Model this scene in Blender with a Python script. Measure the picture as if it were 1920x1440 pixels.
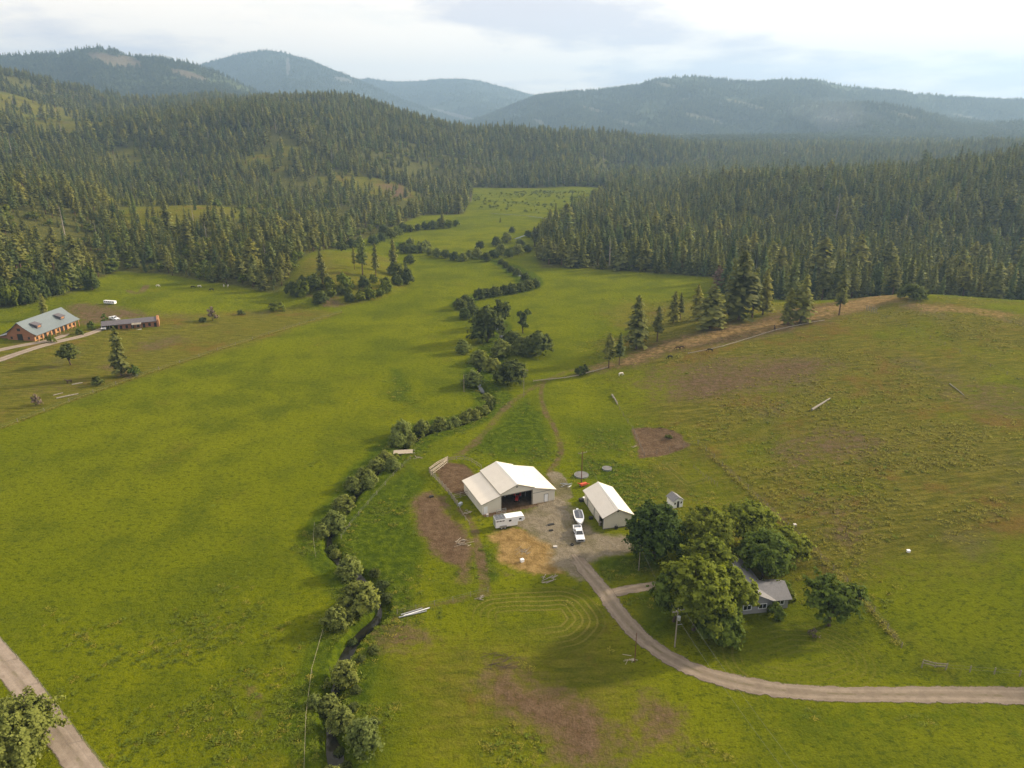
import bpy, math, random
import numpy as np
from mathutils import Vector, Matrix

for o in list(bpy.data.objects):
    bpy.data.objects.remove(o)
SC = bpy.context.scene
COL = SC.collection
R = math.radians
rnd = random.Random(7)
rng = np.random.default_rng(11)

# ------------------------------------------------------------------ camera
F_PX, CAM_H, PITCH = 1361.0, 88.0, R(19.8)        # focal length in photo pixels (1920 wide), height, tilt down
cam = bpy.data.cameras.new('camera')
cam.sensor_width = 36.0
cam.lens = 36.0 * F_PX / 1920.0
cam.clip_start, cam.clip_end = 1.0, 60000.0
camo = bpy.data.objects.new('camera', cam)
camo.location = (0, 0, CAM_H)
camo.rotation_euler = (R(90) - PITCH, 0, 0)
COL.objects.link(camo)
SC.camera = camo

# ------------------------------------------------------------------ sky and sun
SUN_AZ, SUN_EL = R(68), R(24)                      # azimuth to the right of the view direction
world = bpy.data.worlds.new('World')
SC.world = world
world.use_nodes = True
wt = world.node_tree
wt.nodes.clear()
def wn(t, **k):
    n = wt.nodes.new(t)
    for a, b in k.items():
        setattr(n, a, b)
    return n
w_out = wn('ShaderNodeOutputWorld')
w_bg = wn('ShaderNodeBackground')
w_sky = wn('ShaderNodeTexSky', sky_type='NISHITA', sun_disc=False)
w_sky.sun_elevation, w_sky.sun_rotation = SUN_EL, SUN_AZ
w_sky.altitude = 700
w_tc = wn('ShaderNodeTexCoord')
w_sep = wn('ShaderNodeSeparateXYZ')
wt.links.new(w_tc.outputs['Generated'], w_sep.inputs[0])
def wmath(op, a, b=None):
    n = wn('ShaderNodeMath', operation=op)
    for i, v in enumerate((a, b)):
        if v is None:
            continue
        if isinstance(v, (int, float)):
            n.inputs[i].default_value = v
        else:
            wt.links.new(v, n.inputs[i])
    return n.outputs[0]
den = wmath('ADD', wmath('MAXIMUM', w_sep.outputs[2], 0.0), 0.16)
cx = wmath('DIVIDE', w_sep.outputs[0], den)
cy = wmath('DIVIDE', w_sep.outputs[1], den)
w_comb = wn('ShaderNodeCombineXYZ')
wt.links.new(cx, w_comb.inputs[0]); wt.links.new(cy, w_comb.inputs[1])
w_comb.inputs[2].default_value = 3.7
def wnoise(scale, detail, rough):
    n = wn('ShaderNodeTexNoise')
    n.inputs['Scale'].default_value = scale
    n.inputs['Detail'].default_value = detail
    n.inputs['Roughness'].default_value = rough
    wt.links.new(w_comb.outputs[0], n.inputs['Vector'])
    return n.outputs[0]
def wramp(v, stops):
    n = wn('ShaderNodeValToRGB')
    e = n.color_ramp.elements
    while len(e) < len(stops):
        e.new(0.5)
    for i, (p, c) in enumerate(stops):
        e[i].position = p
        e[i].color = (*c, 1)
    wt.links.new(v, n.inputs[0])
    return n.outputs[0]
SKY_STRENGTH = 0.1
# clouds are written in units of the sky texture, so one strength serves both
cl = wramp(wnoise(0.75, 8, 0.58), [(0.0, (4.9, 4.7, 5.2)), (0.39, (5.5, 5.2, 5.4)), (0.49, (8.6, 7.6, 6.5)), (1.0, (9.4, 8.2, 6.8))])
gap = wramp(wnoise(0.33, 6, 0.5), [(0.0, (1, 1, 1)), (0.36, (1, 1, 1)), (0.46, (0, 0, 0))])
w_mix = wn('ShaderNodeMix', data_type='RGBA')
wt.links.new(cl, w_mix.inputs[6])
w_mix2 = wn('ShaderNodeMix', data_type='RGBA')
w_mix2.inputs[0].default_value = 0.45
wt.links.new(w_sky.outputs[0], w_mix2.inputs[6])
wt.links.new(cl, w_mix2.inputs[7])
wt.links.new(w_mix2.outputs[2], w_mix.inputs[7])
wt.links.new(gap, w_mix.inputs[0])
wt.links.new(w_mix.outputs[2], w_bg.inputs[0])
w_bg.inputs[1].default_value = SKY_STRENGTH
wt.links.new(w_bg.outputs[0], w_out.inputs[0])

sun = bpy.data.lights.new('sun', 'SUN')
sun.energy = 4.6
sun.angle = R(4.0)
sun.color = (1.0, 0.84, 0.62)
suno = bpy.data.objects.new('sun', sun)
sdir = Vector((math.sin(SUN_AZ) * math.cos(SUN_EL), math.cos(SUN_AZ) * math.cos(SUN_EL), math.sin(SUN_EL)))
suno.rotation_euler = sdir.to_track_quat('Z', 'Y').to_euler()
suno.location = (300, 200, 400)
COL.objects.link(suno)

SC.view_settings.view_transform = 'Standard'
SC.view_settings.look = 'None'
SC.view_settings.exposure = 0.85
SC.view_settings.gamma = 1.0
SC.view_settings.use_curve_mapping = False
SC.render.engine = 'CYCLES'
SC.cycles.use_denoising = True
SC.cycles.max_bounces = 5
SC.cycles.diffuse_bounces = 2
SC.cycles.glossy_bounces = 2
SC.cycles.transmission_bounces = 2
SC.cycles.transparent_max_bounces = 6
SC.cycles.volume_bounces = 0
SC.cycles.use_light_tree = False

# ------------------------------------------------------------------ helpers
def tag(o, label=None, cat=None, group=None, kind=None):
    if label: o['label'] = label
    if cat: o['category'] = cat
    if group: o['group'] = group
    if kind: o['kind'] = kind
    return o
def thing(name, label, cat, loc, rz=0.0, group=None):
    o = bpy.data.objects.new(name, None)
    o.empty_display_size = 0.5
    o.location = loc
    o.rotation_euler = (0, 0, rz)
    COL.objects.link(o)
    return tag(o, label, cat, group)
def mesh_np(name, V, Q, mats=(), smooth=False, normals=None):
    V = np.asarray(V, np.float32); Q = np.asarray(Q, np.int32)
    k = Q.shape[1]
    me = bpy.data.meshes.new(name)
    me.vertices.add(len(V)); me.vertices.foreach_set('co', V.ravel())
    me.loops.add(Q.size); me.loops.foreach_set('vertex_index', Q.ravel())
    me.polygons.add(len(Q))
    me.polygons.foreach_set('loop_start', np.arange(0, Q.size, k, dtype=np.int32))
    if smooth:
        me.polygons.foreach_set('use_smooth', np.ones(len(Q), bool))
    me.update(calc_edges=True)
    me.validate()
    for m in mats:
        me.materials.append(m)
    if normals is not None:
        me.polygons.foreach_set('use_smooth', np.ones(len(me.polygons), bool))
        me.normals_split_custom_set_from_vertices(np.asarray(normals, np.float32))
        NORMALS[me.name] = np.asarray(normals, np.float32)
    return me
NORMALS = {}
def attr_color(me, name, A):
    a = me.attributes.new(name, 'FLOAT_COLOR', 'POINT')
    a.data.foreach_set('color', np.asarray(A, np.float32).ravel())
def attr_float(me, name, A):
    a = me.attributes.new(name, 'FLOAT', 'POINT')
    a.data.foreach_set('value', np.asarray(A, np.float32).ravel())
def link(name, me, parent=None):
    o = bpy.data.objects.new(name, me)
    COL.objects.link(o)
    if parent: o.parent = parent
    return o

class MB:
    """collects simple shapes and links them as one mesh object"""
    def __init__(s):
        s.v = []; s.f = []
    def add(s, vs, fs):
        b = len(s.v)
        s.v += [tuple(v) for v in vs]
        s.f += [tuple(i + b for i in f) for f in fs]
        return s
    def box(s, c, d, rz=0.0, rx=0.0, ry=0.0):
        m = Matrix.Translation(c) @ Matrix.Rotation(rz, 4, 'Z') @ Matrix.Rotation(ry, 4, 'Y') @ Matrix.Rotation(rx, 4, 'X')
        h = [x / 2 for x in d]
        vs = [m @ Vector((sx * h[0], sy * h[1], sz * h[2])) for sz in (-1, 1) for sy in (-1, 1) for sx in (-1, 1)]
        return s.add(vs, [(0, 2, 3, 1), (4, 5, 7, 6), (0, 1, 5, 4), (2, 6, 7, 3), (0, 4, 6, 2), (1, 3, 7, 5)])
    def span(s, x0, x1, y0, y1, z0, z1):
        return s.box(((x0 + x1) / 2, (y0 + y1) / 2, (z0 + z1) / 2), (x1 - x0, y1 - y0, z1 - z0))
    def bar(s, a, b, w, h=None, up=(0, 0, 1)):
        a = Vector(a); b = Vector(b); h = h or w
        d = (b - a).normalized(); u = Vector(up)
        if abs(d.dot(u)) > 0.98: u = Vector((1, 0, 0))
        x = d.cross(u).normalized(); y = x.cross(d)
        vs = [p + x * sx * w / 2 + y * sy * h / 2 for p in (a, b) for sx, sy in ((-1, -1), (1, -1), (1, 1), (-1, 1))]
        return s.add(vs, [(0, 1, 2, 3), (7, 6, 5, 4), (0, 4, 5, 1), (1, 5, 6, 2), (2, 6, 7, 3), (3, 7, 4, 0)])
    def tube(s, pts, rad, n=8, cap=True):
        pts = [Vector(p) for p in pts]
        if not hasattr(rad, '__len__'): rad = [rad] * len(pts)
        vs = []; fs = []
        for i, p in enumerate(pts):
            d = (pts[min(i + 1, len(pts) - 1)] - pts[max(i - 1, 0)]).normalized()
            u = Vector((0, 0, 1)) if abs(d.z) < 0.95 else Vector((1, 0, 0))
            x = d.cross(u).normalized(); y = d.cross(x)
            for k in range(n):
                a = 2 * math.pi * k / n
                vs.append(p + (x * math.cos(a) + y * math.sin(a)) * rad[i])
        for i in range(len(pts) - 1):
            for k in range(n):
                k2 = (k + 1) % n
                fs.append((i * n + k, i * n + k2, (i + 1) * n + k2, (i + 1) * n + k))
        if cap:
            fs.append(tuple(range(n))); fs.append(tuple((len(pts) - 1) * n + k for k in reversed(range(n))))
        return s.add(vs, fs)
    def extrude(s, prof, axis, a, b):
        """prof: list of 2D points; axis 'x' (profile in y,z) or 'y' (profile in x,z)"""
        n = len(prof)
        f = (lambda p, t: (t, p[0], p[1])) if axis == 'x' else (lambda p, t: (p[0], t, p[1]))
        vs = [f(p, a) for p in prof] + [f(p, b) for p in prof]
        fs = [tuple(range(n)), tuple(reversed(range(n, 2 * n)))]
        fs += [(i, (i + 1) % n, (i + 1) % n + n, i + n) for i in range(n)]
        return s.add(vs, fs)
    def slab(s, q, t):
        """four corners of a sloped sheet, thickened downwards"""
        q = [Vector(p) for p in q]
        n = (q[1] - q[0]).cross(q[3] - q[0]).normalized()
        if n.z < 0: n = -n
        vs = q + [p - n * t for p in q]
        return s.add(vs, [(0, 1, 2, 3), (7, 6, 5, 4), (0, 4, 5, 1), (1, 5, 6, 2), (2, 6, 7, 3), (3, 7, 4, 0)])
    def lathe(s, prof, c, n=12):
        vs = []; fs = []
        for r, z in prof:
            for k in range(n):
                a = 2 * math.pi * k / n
                vs.append((c[0] + r * math.cos(a), c[1] + r * math.sin(a), c[2] + z))
        for i in range(len(prof) - 1):
            for k in range(n):
                k2 = (k + 1) % n
                fs.append((i * n + k, i * n + k2, (i + 1) * n + k2, (i + 1) * n + k))
        fs.append(tuple(reversed(range(n)))); fs.append(tuple((len(prof) - 1) * n + k for k in range(n)))
        return s.add(vs, fs)
    def mesh(s, name, mat):
        import bmesh
        me = bpy.data.meshes.new(name)
        me.from_pydata(s.v, [], s.f)
        bm = bmesh.new(); bm.from_mesh(me)
        bmesh.ops.recalc_face_normals(bm, faces=bm.faces)
        bm.to_mesh(me); bm.free()
        me.materials.append(mat)
        return me
    def build(s, name, mat, parent=None):
        return link(name, s.mesh(name, mat), parent)

# ------------------------------------------------------------------ materials
class NT:
    def __init__(s, name):
        s.m = bpy.data.materials.new(name)
        s.m.use_nodes = True
        s.t = s.m.node_tree
        s.t.nodes.clear()
        s.out = s.n('ShaderNodeOutputMaterial')
    def n(s, ty, **k):
        x = s.t.nodes.new(ty)
        for a, b in k.items(): setattr(x, a, b)
        return x
    def l(s, a, b): s.t.links.new(a, b)
    def put(s, sock, v):
        if isinstance(v, bpy.types.NodeSocket): s.l(v, sock)
        elif isinstance(v, (tuple, list)) and len(v) == 3 and sock.type == 'RGBA': sock.default_value = (*v, 1)
        else: sock.default_value = v
    def math(s, op, a, b=0.0, clamp=False):
        x = s.n('ShaderNodeMath', operation=op, use_clamp=clamp)
        s.put(x.inputs[0], a); s.put(x.inputs[1], b)
        return x.outputs[0]
    def mix(s, f, a, b, blend='MIX'):
        x = s.n('ShaderNodeMix', data_type='RGBA', blend_type=blend)
        s.put(x.inputs[0], f); s.put(x.inputs[6], a); s.put(x.inputs[7], b)
        return x.outputs[2]
    def pos(s): return s.n('ShaderNodeNewGeometry').outputs['Position']
    def obj(s): return s.n('ShaderNodeTexCoord').outputs['Object']
    def vmul(s, v, k):
        x = s.n('ShaderNodeVectorMath', operation='MULTIPLY')
        s.l(v, x.inputs[0]); x.inputs[1].default_value = k
        return x.outputs[0]
    def noise(s, v, scale, detail=4.0, rough=0.55, out=0):
        x = s.n('ShaderNodeTexNoise')
        s.l(v, x.inputs['Vector'])
        x.inputs['Scale'].default_value = scale
        x.inputs['Detail'].default_value = detail
        x.inputs['Roughness'].default_value = rough
        return x.outputs[out]
    def step(s, v, a, b, lo=0.0, hi=1.0):
        x = s.n('ShaderNodeMapRange', interpolation_type='SMOOTHSTEP')
        s.put(x.inputs[0], v); s.put(x.inputs[1], a); s.put(x.inputs[2], b); s.put(x.inputs[3], lo); s.put(x.inputs[4], hi)
        return x.outputs[0]
    def attr(s, name):
        x = s.n('ShaderNodeAttribute', attribute_name=name)
        return x
    def bsdf(s, col, rough=0.8, metal=0.0, spec=0.3, normal=None, alpha=None):
        x = s.n('ShaderNodeBsdfPrincipled')
        s.put(x.inputs['Base Color'], col); s.put(x.inputs['Roughness'], rough)
        s.put(x.inputs['Metallic'], metal); s.put(x.inputs['Specular IOR Level'], spec)
        if normal is not None: s.l(normal, x.inputs['Normal'])
        if alpha is not None: s.put(x.inputs['Alpha'], alpha)
        return x.outputs[0]
    def bump(s, h, dist, strength=1.0):
        x = s.n('ShaderNodeBump')
        x.inputs['Distance'].default_value = dist
        x.inputs['Strength'].default_value = strength
        s.l(h, x.inputs['Height'])
        return x.outputs[0]
    def done(s, sh):
        s.l(sh, s.out.inputs[0])
        return s.m

def plain(name, col, rough=0.7, var=0.15, scale=1.5, metal=0.0, spec=0.3, bump=0.0):
    t = NT(name)
    p = t.obj()
    n1 = t.noise(p, scale, 5, 0.6)
    c = t.mix(t.step(n1, 0.25, 0.75), tuple(x * (1 - var) for x in col), tuple(min(1, x * (1 + var)) for x in col))
    nm = t.bump(t.noise(p, scale * 8, 3), bump) if bump else None
    return t.done(t.bsdf(c, rough, metal, spec, nm))

def ribbed(name, col, rough=0.45, pitch=0.23, axis=0, var=0.05):
    """ribbed sheet steel, ribs running across the given local axis"""
    t = NT(name)
    p = t.obj()
    sp = t.n('ShaderNodeSeparateXYZ'); t.l(p, sp.inputs[0])
    w = t.math('SINE', t.math('MULTIPLY', sp.outputs[axis], 2 * math.pi / pitch))
    rib = t.step(w, 0.75, 0.98)
    st = t.noise(t.vmul(p, (0.35, 0.35, 2.0)), 1.0, 5, 0.6)
    c = t.mix(t.step(st, 0.3, 0.75), tuple(x * (1 - var) for x in col), col)
    c = t.mix(t.math('MULTIPLY', t.step(t.noise(p, 0.5, 6, 0.65), 0.55, 0.8), 0.25), c, tuple(x * 0.8 for x in (col[0], col[1] * 0.95, col[2] * 0.85)))
    pan = t.n('ShaderNodeTexWhiteNoise', noise_dimensions='1D')
    t.l(t.math('FLOOR', t.math('MULTIPLY', sp.outputs[axis], 1.09)), pan.inputs['W'])
    c = t.mix(t.math('MULTIPLY', pan.outputs['Value'], 0.12), c, tuple(x * 0.75 for x in col))
    c = t.mix(t.math('MULTIPLY', rib, 0.16), c, tuple(x * 0.55 for x in col))
    return t.done(t.bsdf(c, rough, 0.0, 0.4, t.bump(rib, 0.03, 0.7)))

def foliage(name, c_dark, c_light, trans=0.25, hue_var=0.5, nscale=0.35):
    t = NT(name)
    oi = t.n('ShaderNodeObjectInfo')
    p = t.obj()
    n1 = t.noise(p, nscale, 3, 0.6)
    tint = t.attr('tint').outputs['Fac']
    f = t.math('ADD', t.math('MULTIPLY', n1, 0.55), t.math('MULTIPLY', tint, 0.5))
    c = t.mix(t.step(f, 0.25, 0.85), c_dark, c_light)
    k = t.math('MULTIPLY', t.math('SUBTRACT', oi.outputs['Random'], 0.5), hue_var)
    c = t.mix(t.math('MAXIMUM', k, 0.0), c, tuple(x * y for x, y in zip(c_light, (1.35, 1.25, 0.85))))
    c = t.mix(t.math('MAXIMUM', t.math('MULTIPLY', k, -1.0), 0.0), c, tuple(x * 0.55 for x in c_dark))
    r2_ = t.math('FRACT', t.math('MULTIPLY', oi.outputs['Random'], 7.31))
    c = t.mix(t.math('MULTIPLY', t.step(r2_, 0.55, 1.0), hue_var * 0.7), c, t.mix(1.0, c, (1.2, 1.07, 0.7), 'MULTIPLY'))
    c = t.mix(t.math('MULTIPLY', t.step(r2_, 0.40, 0.0), hue_var), c, t.mix(1.0, c, (0.72, 0.92, 1.15), 'MULTIPLY'))
    d = t.bsdf(c, 0.8, 0, 0.08)
    tr = t.n('ShaderNodeBsdfTranslucent')
    t.l(t.mix(1.0, c, (1.0, 1.0, 0.55), 'MULTIPLY'), tr.inputs[0])
    mx = t.n('ShaderNodeMixShader')
    mx.inputs[0].default_value = trans
    t.l(d, mx.inputs[1]); t.l(tr.outputs[0], mx.inputs[2])
    return t.done(mx.outputs[0])

M = {}
M['white_steel'] = ribbed('white_steel', (0.74, 0.68, 0.57), 0.5, 0.23, 0)
M['white_steel_side'] = ribbed('white_steel_side', (0.74, 0.68, 0.57), 0.5, 0.23, 1)
M['roof_white'] = ribbed('roof_white', (0.80, 0.73, 0.62), 0.42, 0.3, 1)
M['trim'] = plain('trim', (0.75, 0.73, 0.67), 0.5, 0.05)
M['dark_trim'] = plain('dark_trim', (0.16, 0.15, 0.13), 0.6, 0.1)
M['dark'] = plain('dark', (0.03, 0.028, 0.025), 0.8, 0.2)
M['white_paint'] = plain('white_paint', (0.82, 0.82, 0.82), 0.3, 0.04, 0.8, 0, 0.5)
M['truck_paint'] = plain('truck_paint', (0.80, 0.81, 0.83), 0.18, 0.02, 0.8, 0, 0.6)
M['glass'] = plain('glass', (0.02, 0.024, 0.03), 0.08, 0.1, 1, 0, 0.8)
M['rubber'] = plain('rubber', (0.02, 0.02, 0.02), 0.85, 0.2)
M['grey_metal'] = plain('grey_metal', (0.35, 0.36, 0.37), 0.4, 0.1, 2, 0.6)
M['galvanised'] = plain('galvanised', (0.36, 0.37, 0.38), 0.45, 0.12, 3, 0.4)
M['cover'] = plain('cover', (0.12, 0.13, 0.15), 0.8, 0.15, 2)
M['weathered'] = plain('weathered', (0.24, 0.21, 0.165), 0.9, 0.3, 2.0, bump=0.01)
M['pale_wood'] = plain('pale_wood', (0.36, 0.31, 0.24), 0.9, 0.2, 2.0, bump=0.01)
M['pole_brown'] = plain('pole_brown', (0.13, 0.055, 0.03), 0.9, 0.25, 2.0)
M['pole_grey'] = plain('pole_grey', (0.26, 0.22, 0.17), 0.9, 0.25, 2.0)
M['wire'] = plain('wire', (0.16, 0.16, 0.15), 0.6, 0.1)
M['red'] = plain('red', (0.42, 0.03, 0.02), 0.4, 0.15)
M['orange_red'] = plain('orange_red', (0.55, 0.09, 0.04), 0.5, 0.2)
M['bark'] = plain('bark', (0.085, 0.06, 0.042), 0.95, 0.35, 3.0, bump=0.02)
M['pine_bark'] = plain('pine_bark', (0.12, 0.07, 0.045), 0.95, 0.35, 1.5, bump=0.02)
M['dead_wood'] = plain('dead_wood', (0.30, 0.26, 0.22), 0.95, 0.25, 2.0)
M['log'] = plain('log', (0.26, 0.235, 0.20), 0.9, 0.2, 2.0)
M['shingle'] = plain('shingle', (0.20, 0.195, 0.20), 0.9, 0.12, 3.0, bump=0.01)
M['grey_siding'] = ribbed('grey_siding', (0.28, 0.27, 0.27), 0.7, 0.22, 2)
M['brown_wood'] = ribbed('brown_wood', (0.42, 0.20, 0.09), 0.75, 0.3, 1, 0.25)
M['brown_wood_end'] = ribbed('brown_wood_end', (0.32, 0.14, 0.07), 0.75, 0.3, 0, 0.25)
M['red_wood'] = ribbed('red_wood', (0.36, 0.16, 0.085), 0.8, 0.3, 0, 0.25)
M['blue_roof'] = ribbed('blue_roof', (0.15, 0.18, 0.19), 0.45, 0.4, 1)
M['dark_roof'] = plain('dark_roof', (0.11, 0.10, 0.11), 0.8, 0.2, 1.5)
M['stone_pale'] = plain('stone_pale', (0.48, 0.45, 0.42), 0.9, 0.2, 2)
M['brown_horse'] = plain('brown_horse', (0.05, 0.025, 0.012), 0.6, 0.3, 1)
M['black_hide'] = plain('black_hide', (0.012, 0.011, 0.01), 0.6, 0.3, 1)
M['white_hide'] = plain('white_hide', (0.65, 0.60, 0.54), 0.7, 0.2, 1)
M['lash'] = plain('blue_grey_plastic', (0.35, 0.38, 0.42), 0.5, 0.1)

# ------------------------------------------------------------------ terrain
def ray(px, py):
    x = (px - 960) / F_PX; y = -(py - 720) / F_PX
    return np.array([x, math.cos(PITCH) + y * math.sin(PITCH), -math.sin(PITCH) + y * math.cos(PITCH)])
def at_z(px, py, z=0.0):
    d = ray(px, py); t = (z - CAM_H) / d[2]
    return np.array([d[0] * t, d[1] * t, z])
def at_d(px, py, dist, dz=0.0):
    d = ray(px, py); t = dist / d[1]
    return np.array([d[0] * t, d[1] * t, CAM_H + d[2] * t + dz])

def _h(ix, iy, s):
    n = (ix * 374761393 + iy * 668265263 + s * 1442695041) & 0xffffffff
    n = ((n ^ (n >> 13)) * 1274126177) & 0xffffffff
    return ((n ^ (n >> 16)) & 0xffff) / 65535.0
def vnoise(x, y, s=0):
    ix = np.floor(x).astype(np.int64); iy = np.floor(y).astype(np.int64)
    fx = x - ix; fy = y - iy
    fx = fx * fx * (3 - 2 * fx); fy = fy * fy * (3 - 2 * fy)
    a = _h(ix, iy, s); b = _h(ix + 1, iy, s); c = _h(ix, iy + 1, s); d = _h(ix + 1, iy + 1, s)
    return (a * (1 - fx) + b * fx) * (1 - fy) + (c * (1 - fx) + d * fx) * fy
def fbm(x, y, s=0, o=4):
    r = 0; a = 0.5
    for i in range(o):
        r = r + a * (vnoise(x, y, s + i * 17) - 0.5)
        x = x * 2.03; y = y * 2.03; a *= 0.5
    return r
def sstep(a, b, x):
    t = np.clip((x - a) / (b - a), 0, 1)
    return t * t * (3 - 2 * t)

CTRL = []
def cz(px, py, z): CTRL.append(at_z(px, py, z))
def cd(px, py, d, dz=0.0): CTRL.append(at_d(px, py, d, dz))
# valley floor (pushed a little below zero, then clipped flat)
for q in [(-300,1440),(200,1440),(700,1440),(1200,1440),(1700,1440),(2300,1440),(-300,1100),(100,1100),(500,1100),(960,1100),(1250,1100),
          (0,850),(350,850),(700,850),(960,900),(1150,900),(300,720),(600,720),(850,720),(980,700),(1080,640),(1150,600),(600,640),(800,580),
          (900,540),(1000,520),(1100,530),(1230,530),(1310,525),(850,500),(760,470),(900,440),(820,425),(950,400),(1040,400),(960,372),(1080,368),(1130,362)]:
    cz(*q, -2.0)
# pasture at the left
for q in [(0,690,-0.5),(150,690,-0.5),(60,650,2.5),(150,620,2.5),(250,620,1.5),(400,600,0.5),(300,560,3),(420,550,2.5),(220,545,4),(0,640,3.5),(-200,660,5),(520,575,0.5)]:
    cz(*q)
# right knoll
for q in [(1090,697,0.5),(1195,652,4),(1330,617,8),(1490,607,11),(1575,592,13),(1700,552,15.5),(1640,590,13.5),(1800,556,15),(1920,565,15),(2150,570,16),
          (1920,700,13),(2200,750,13),(1920,900,9),(2200,1000,9),(1920,1100,5),(1700,1000,4.5),(1500,1000,1.2),(1700,1220,1.0),(1920,1290,1.0),(2200,1300,3),
          (1310,830,1.5),(1450,750,5.5),(1600,800,6.5),(1750,700,11),(1240,825,0.5),(1300,720,4.2),(1150,740,0.8),(1430,640,9)]:
    cz(*q)
# ground behind the knoll and the right forest hill (tree tops give the ridge)
for q in [(1480,505,430,-14),(1700,490,430,-18),(1920,490,420,-18)]:
    cd(*q)
for q in [(1030,470,-0.5),(1010,503,-1),(1160,508,-1),(1330,519,0),(1080,400,-0.5),(1130,372,-0.5)]:
    cz(*q)
for q in [(1120,380,900),(1200,350,960),(1300,327,900),(1450,307,850),(1600,299,810),(1750,287,780),(1920,274,760),(2150,262,750),(1150,430,600),(1300,400,620),(1500,385,600),(1750,370,560),(1920,370,540)]:
    cd(*q, -20)
for q in [(1200,330,1350,-60),(1450,325,1350,-60),(1750,320,1350,-60),(2100,320,1350,-60)]:
    cd(*q)
# left: foot of the hills
for q in [(0,578,5),(110,553,5),(185,520,4),(220,508,3.5),(300,515,3),(400,532,2.5),(500,550,1.5),(640,578,-0.5),(770,543,-0.5),(775,495,-0.5),(650,465,0),(710,440,0),(780,402,0),(860,402,-1),(890,352,-0.5),(1000,353,-0.5),(1150,352,-0.5)]:
    cz(*q)
for q in [(560,482,11),(620,520,8),(700,505,6),(500,470,10),(350,392,19),(720,352,14),(80,515,13)]:
    cz(*q)
for q in [(0,300,640),(150,330,640),(300,345,700),(480,340,760),(600,330,850),(750,320,950),(-300,280,640)]:
    cd(*q, -20)
for q in [(300,290,950),(120,250,1000),(500,260,1000),(650,280,1000),(800,310,1080),(900,300,1150),(1050,300,1180),(1200,318,1180)]:
    cd(*q, -20)
for q in [(430,192,1180),(500,190,1180),(600,207,1180),(700,224,1200),(800,250,1230),(900,264,1280),(1000,262,1330),(1100,272,1350),(1200,290,1400),(1320,300,1450)]:
    cd(*q, -21)
for q in [(-300,60,1700),(0,122,1650),(100,160,1650),(200,190,1600),(310,202,1500)]:
    cd(*q, -18)
CTRL = np.array(CTRL)
def lp(x, y):
    y0 = y + 1e-6
    return np.arctan2(x, y0) * 3.0, np.log(np.maximum(np.hypot(x, y), 10.0)) * 1.6
_cx, _cy = lp(CTRL[:, 0], CTRL[:, 1])
def _k(r2): return 0.5 * r2 * np.log(r2 + 1e-9)
def _fit():
    n = len(_cx)
    A = np.zeros((n + 3, n + 3))
    A[:n, :n] = _k((_cx[:, None] - _cx[None]) ** 2 + (_cy[:, None] - _cy[None]) ** 2) + np.eye(n) * 0.004
    A[:n, n] = 1; A[:n, n + 1] = _cx; A[:n, n + 2] = _cy
    A[n:, :n] = A[:n, n:].T
    b = np.zeros(n + 3); b[:n] = CTRL[:, 2]
    return np.linalg.solve(A, b)
_w = _fit()
def tps(x, y):
    u, v = lp(x, y)
    out = np.empty(u.shape)
    for i in range(0, len(u), 40000):
        a = u[i:i + 40000, None] - _cx[None]; b = v[i:i + 40000, None] - _cy[None]
        out[i:i + 40000] = _k(a * a + b * b) @ _w[:-3] + _w[-3] + _w[-2] * u[i:i + 40000] + _w[-1] * v[i:i + 40000]
    return out

def polyline_dist(x, y, P):
    best = np.full(x.shape, 1e9); along = np.zeros(x.shape); acc = 0.0
    for a, b in zip(P[:-1], P[1:]):
        dx, dy = b[0] - a[0], b[1] - a[1]
        L2 = dx * dx + dy * dy + 1e-9
        t = np.clip(((x - a[0]) * dx + (y - a[1]) * dy) / L2, 0, 1)
        d = np.hypot(x - a[0] - t * dx, y - a[1] - t * dy)
        m = d < best
        best = np.where(m, d, best)
        along = np.where(m, acc + t * math.sqrt(L2), along)
        acc += math.sqrt(L2)
    return best, along
def smooth_line(P, it=2):
    P = [np.array(p, float) for p in P]
    for _ in range(it):
        Q = [P[0]]
        for a, b in zip(P[:-1], P[1:]):
            Q += [a * 0.75 + b * 0.25, a * 0.25 + b * 0.75]
        Q.append(P[-1]); P = Q
    return np.array(P)
CREEK_PX = [(655,1520),(640,1460),(625,1400),(612,1340),(628,1280),(645,1222),(672,1182),(708,1155),(714,1130),(692,1092),(655,1062),(628,1040),(614,1010),
            (622,985),(648,948),(668,920),(700,884),(742,852),(760,833),(790,811),(830,802),(880,788),(912,770),(924,750),(900,725),(890,692),(930,662),(946,625),
            (920,602),(880,582),(862,570),(900,552),(960,546),(1008,534),(965,506),(935,490),(880,482),(800,472),(745,456)]
CREEK = smooth_line([at_z(*p)[:2] for p in CREEK_PX], 2)
CREEK2 = smooth_line([at_z(*p)[:2] for p in [(965,448),(1010,432),(1060,418),(1000,405),(920,400)]], 2)

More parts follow.
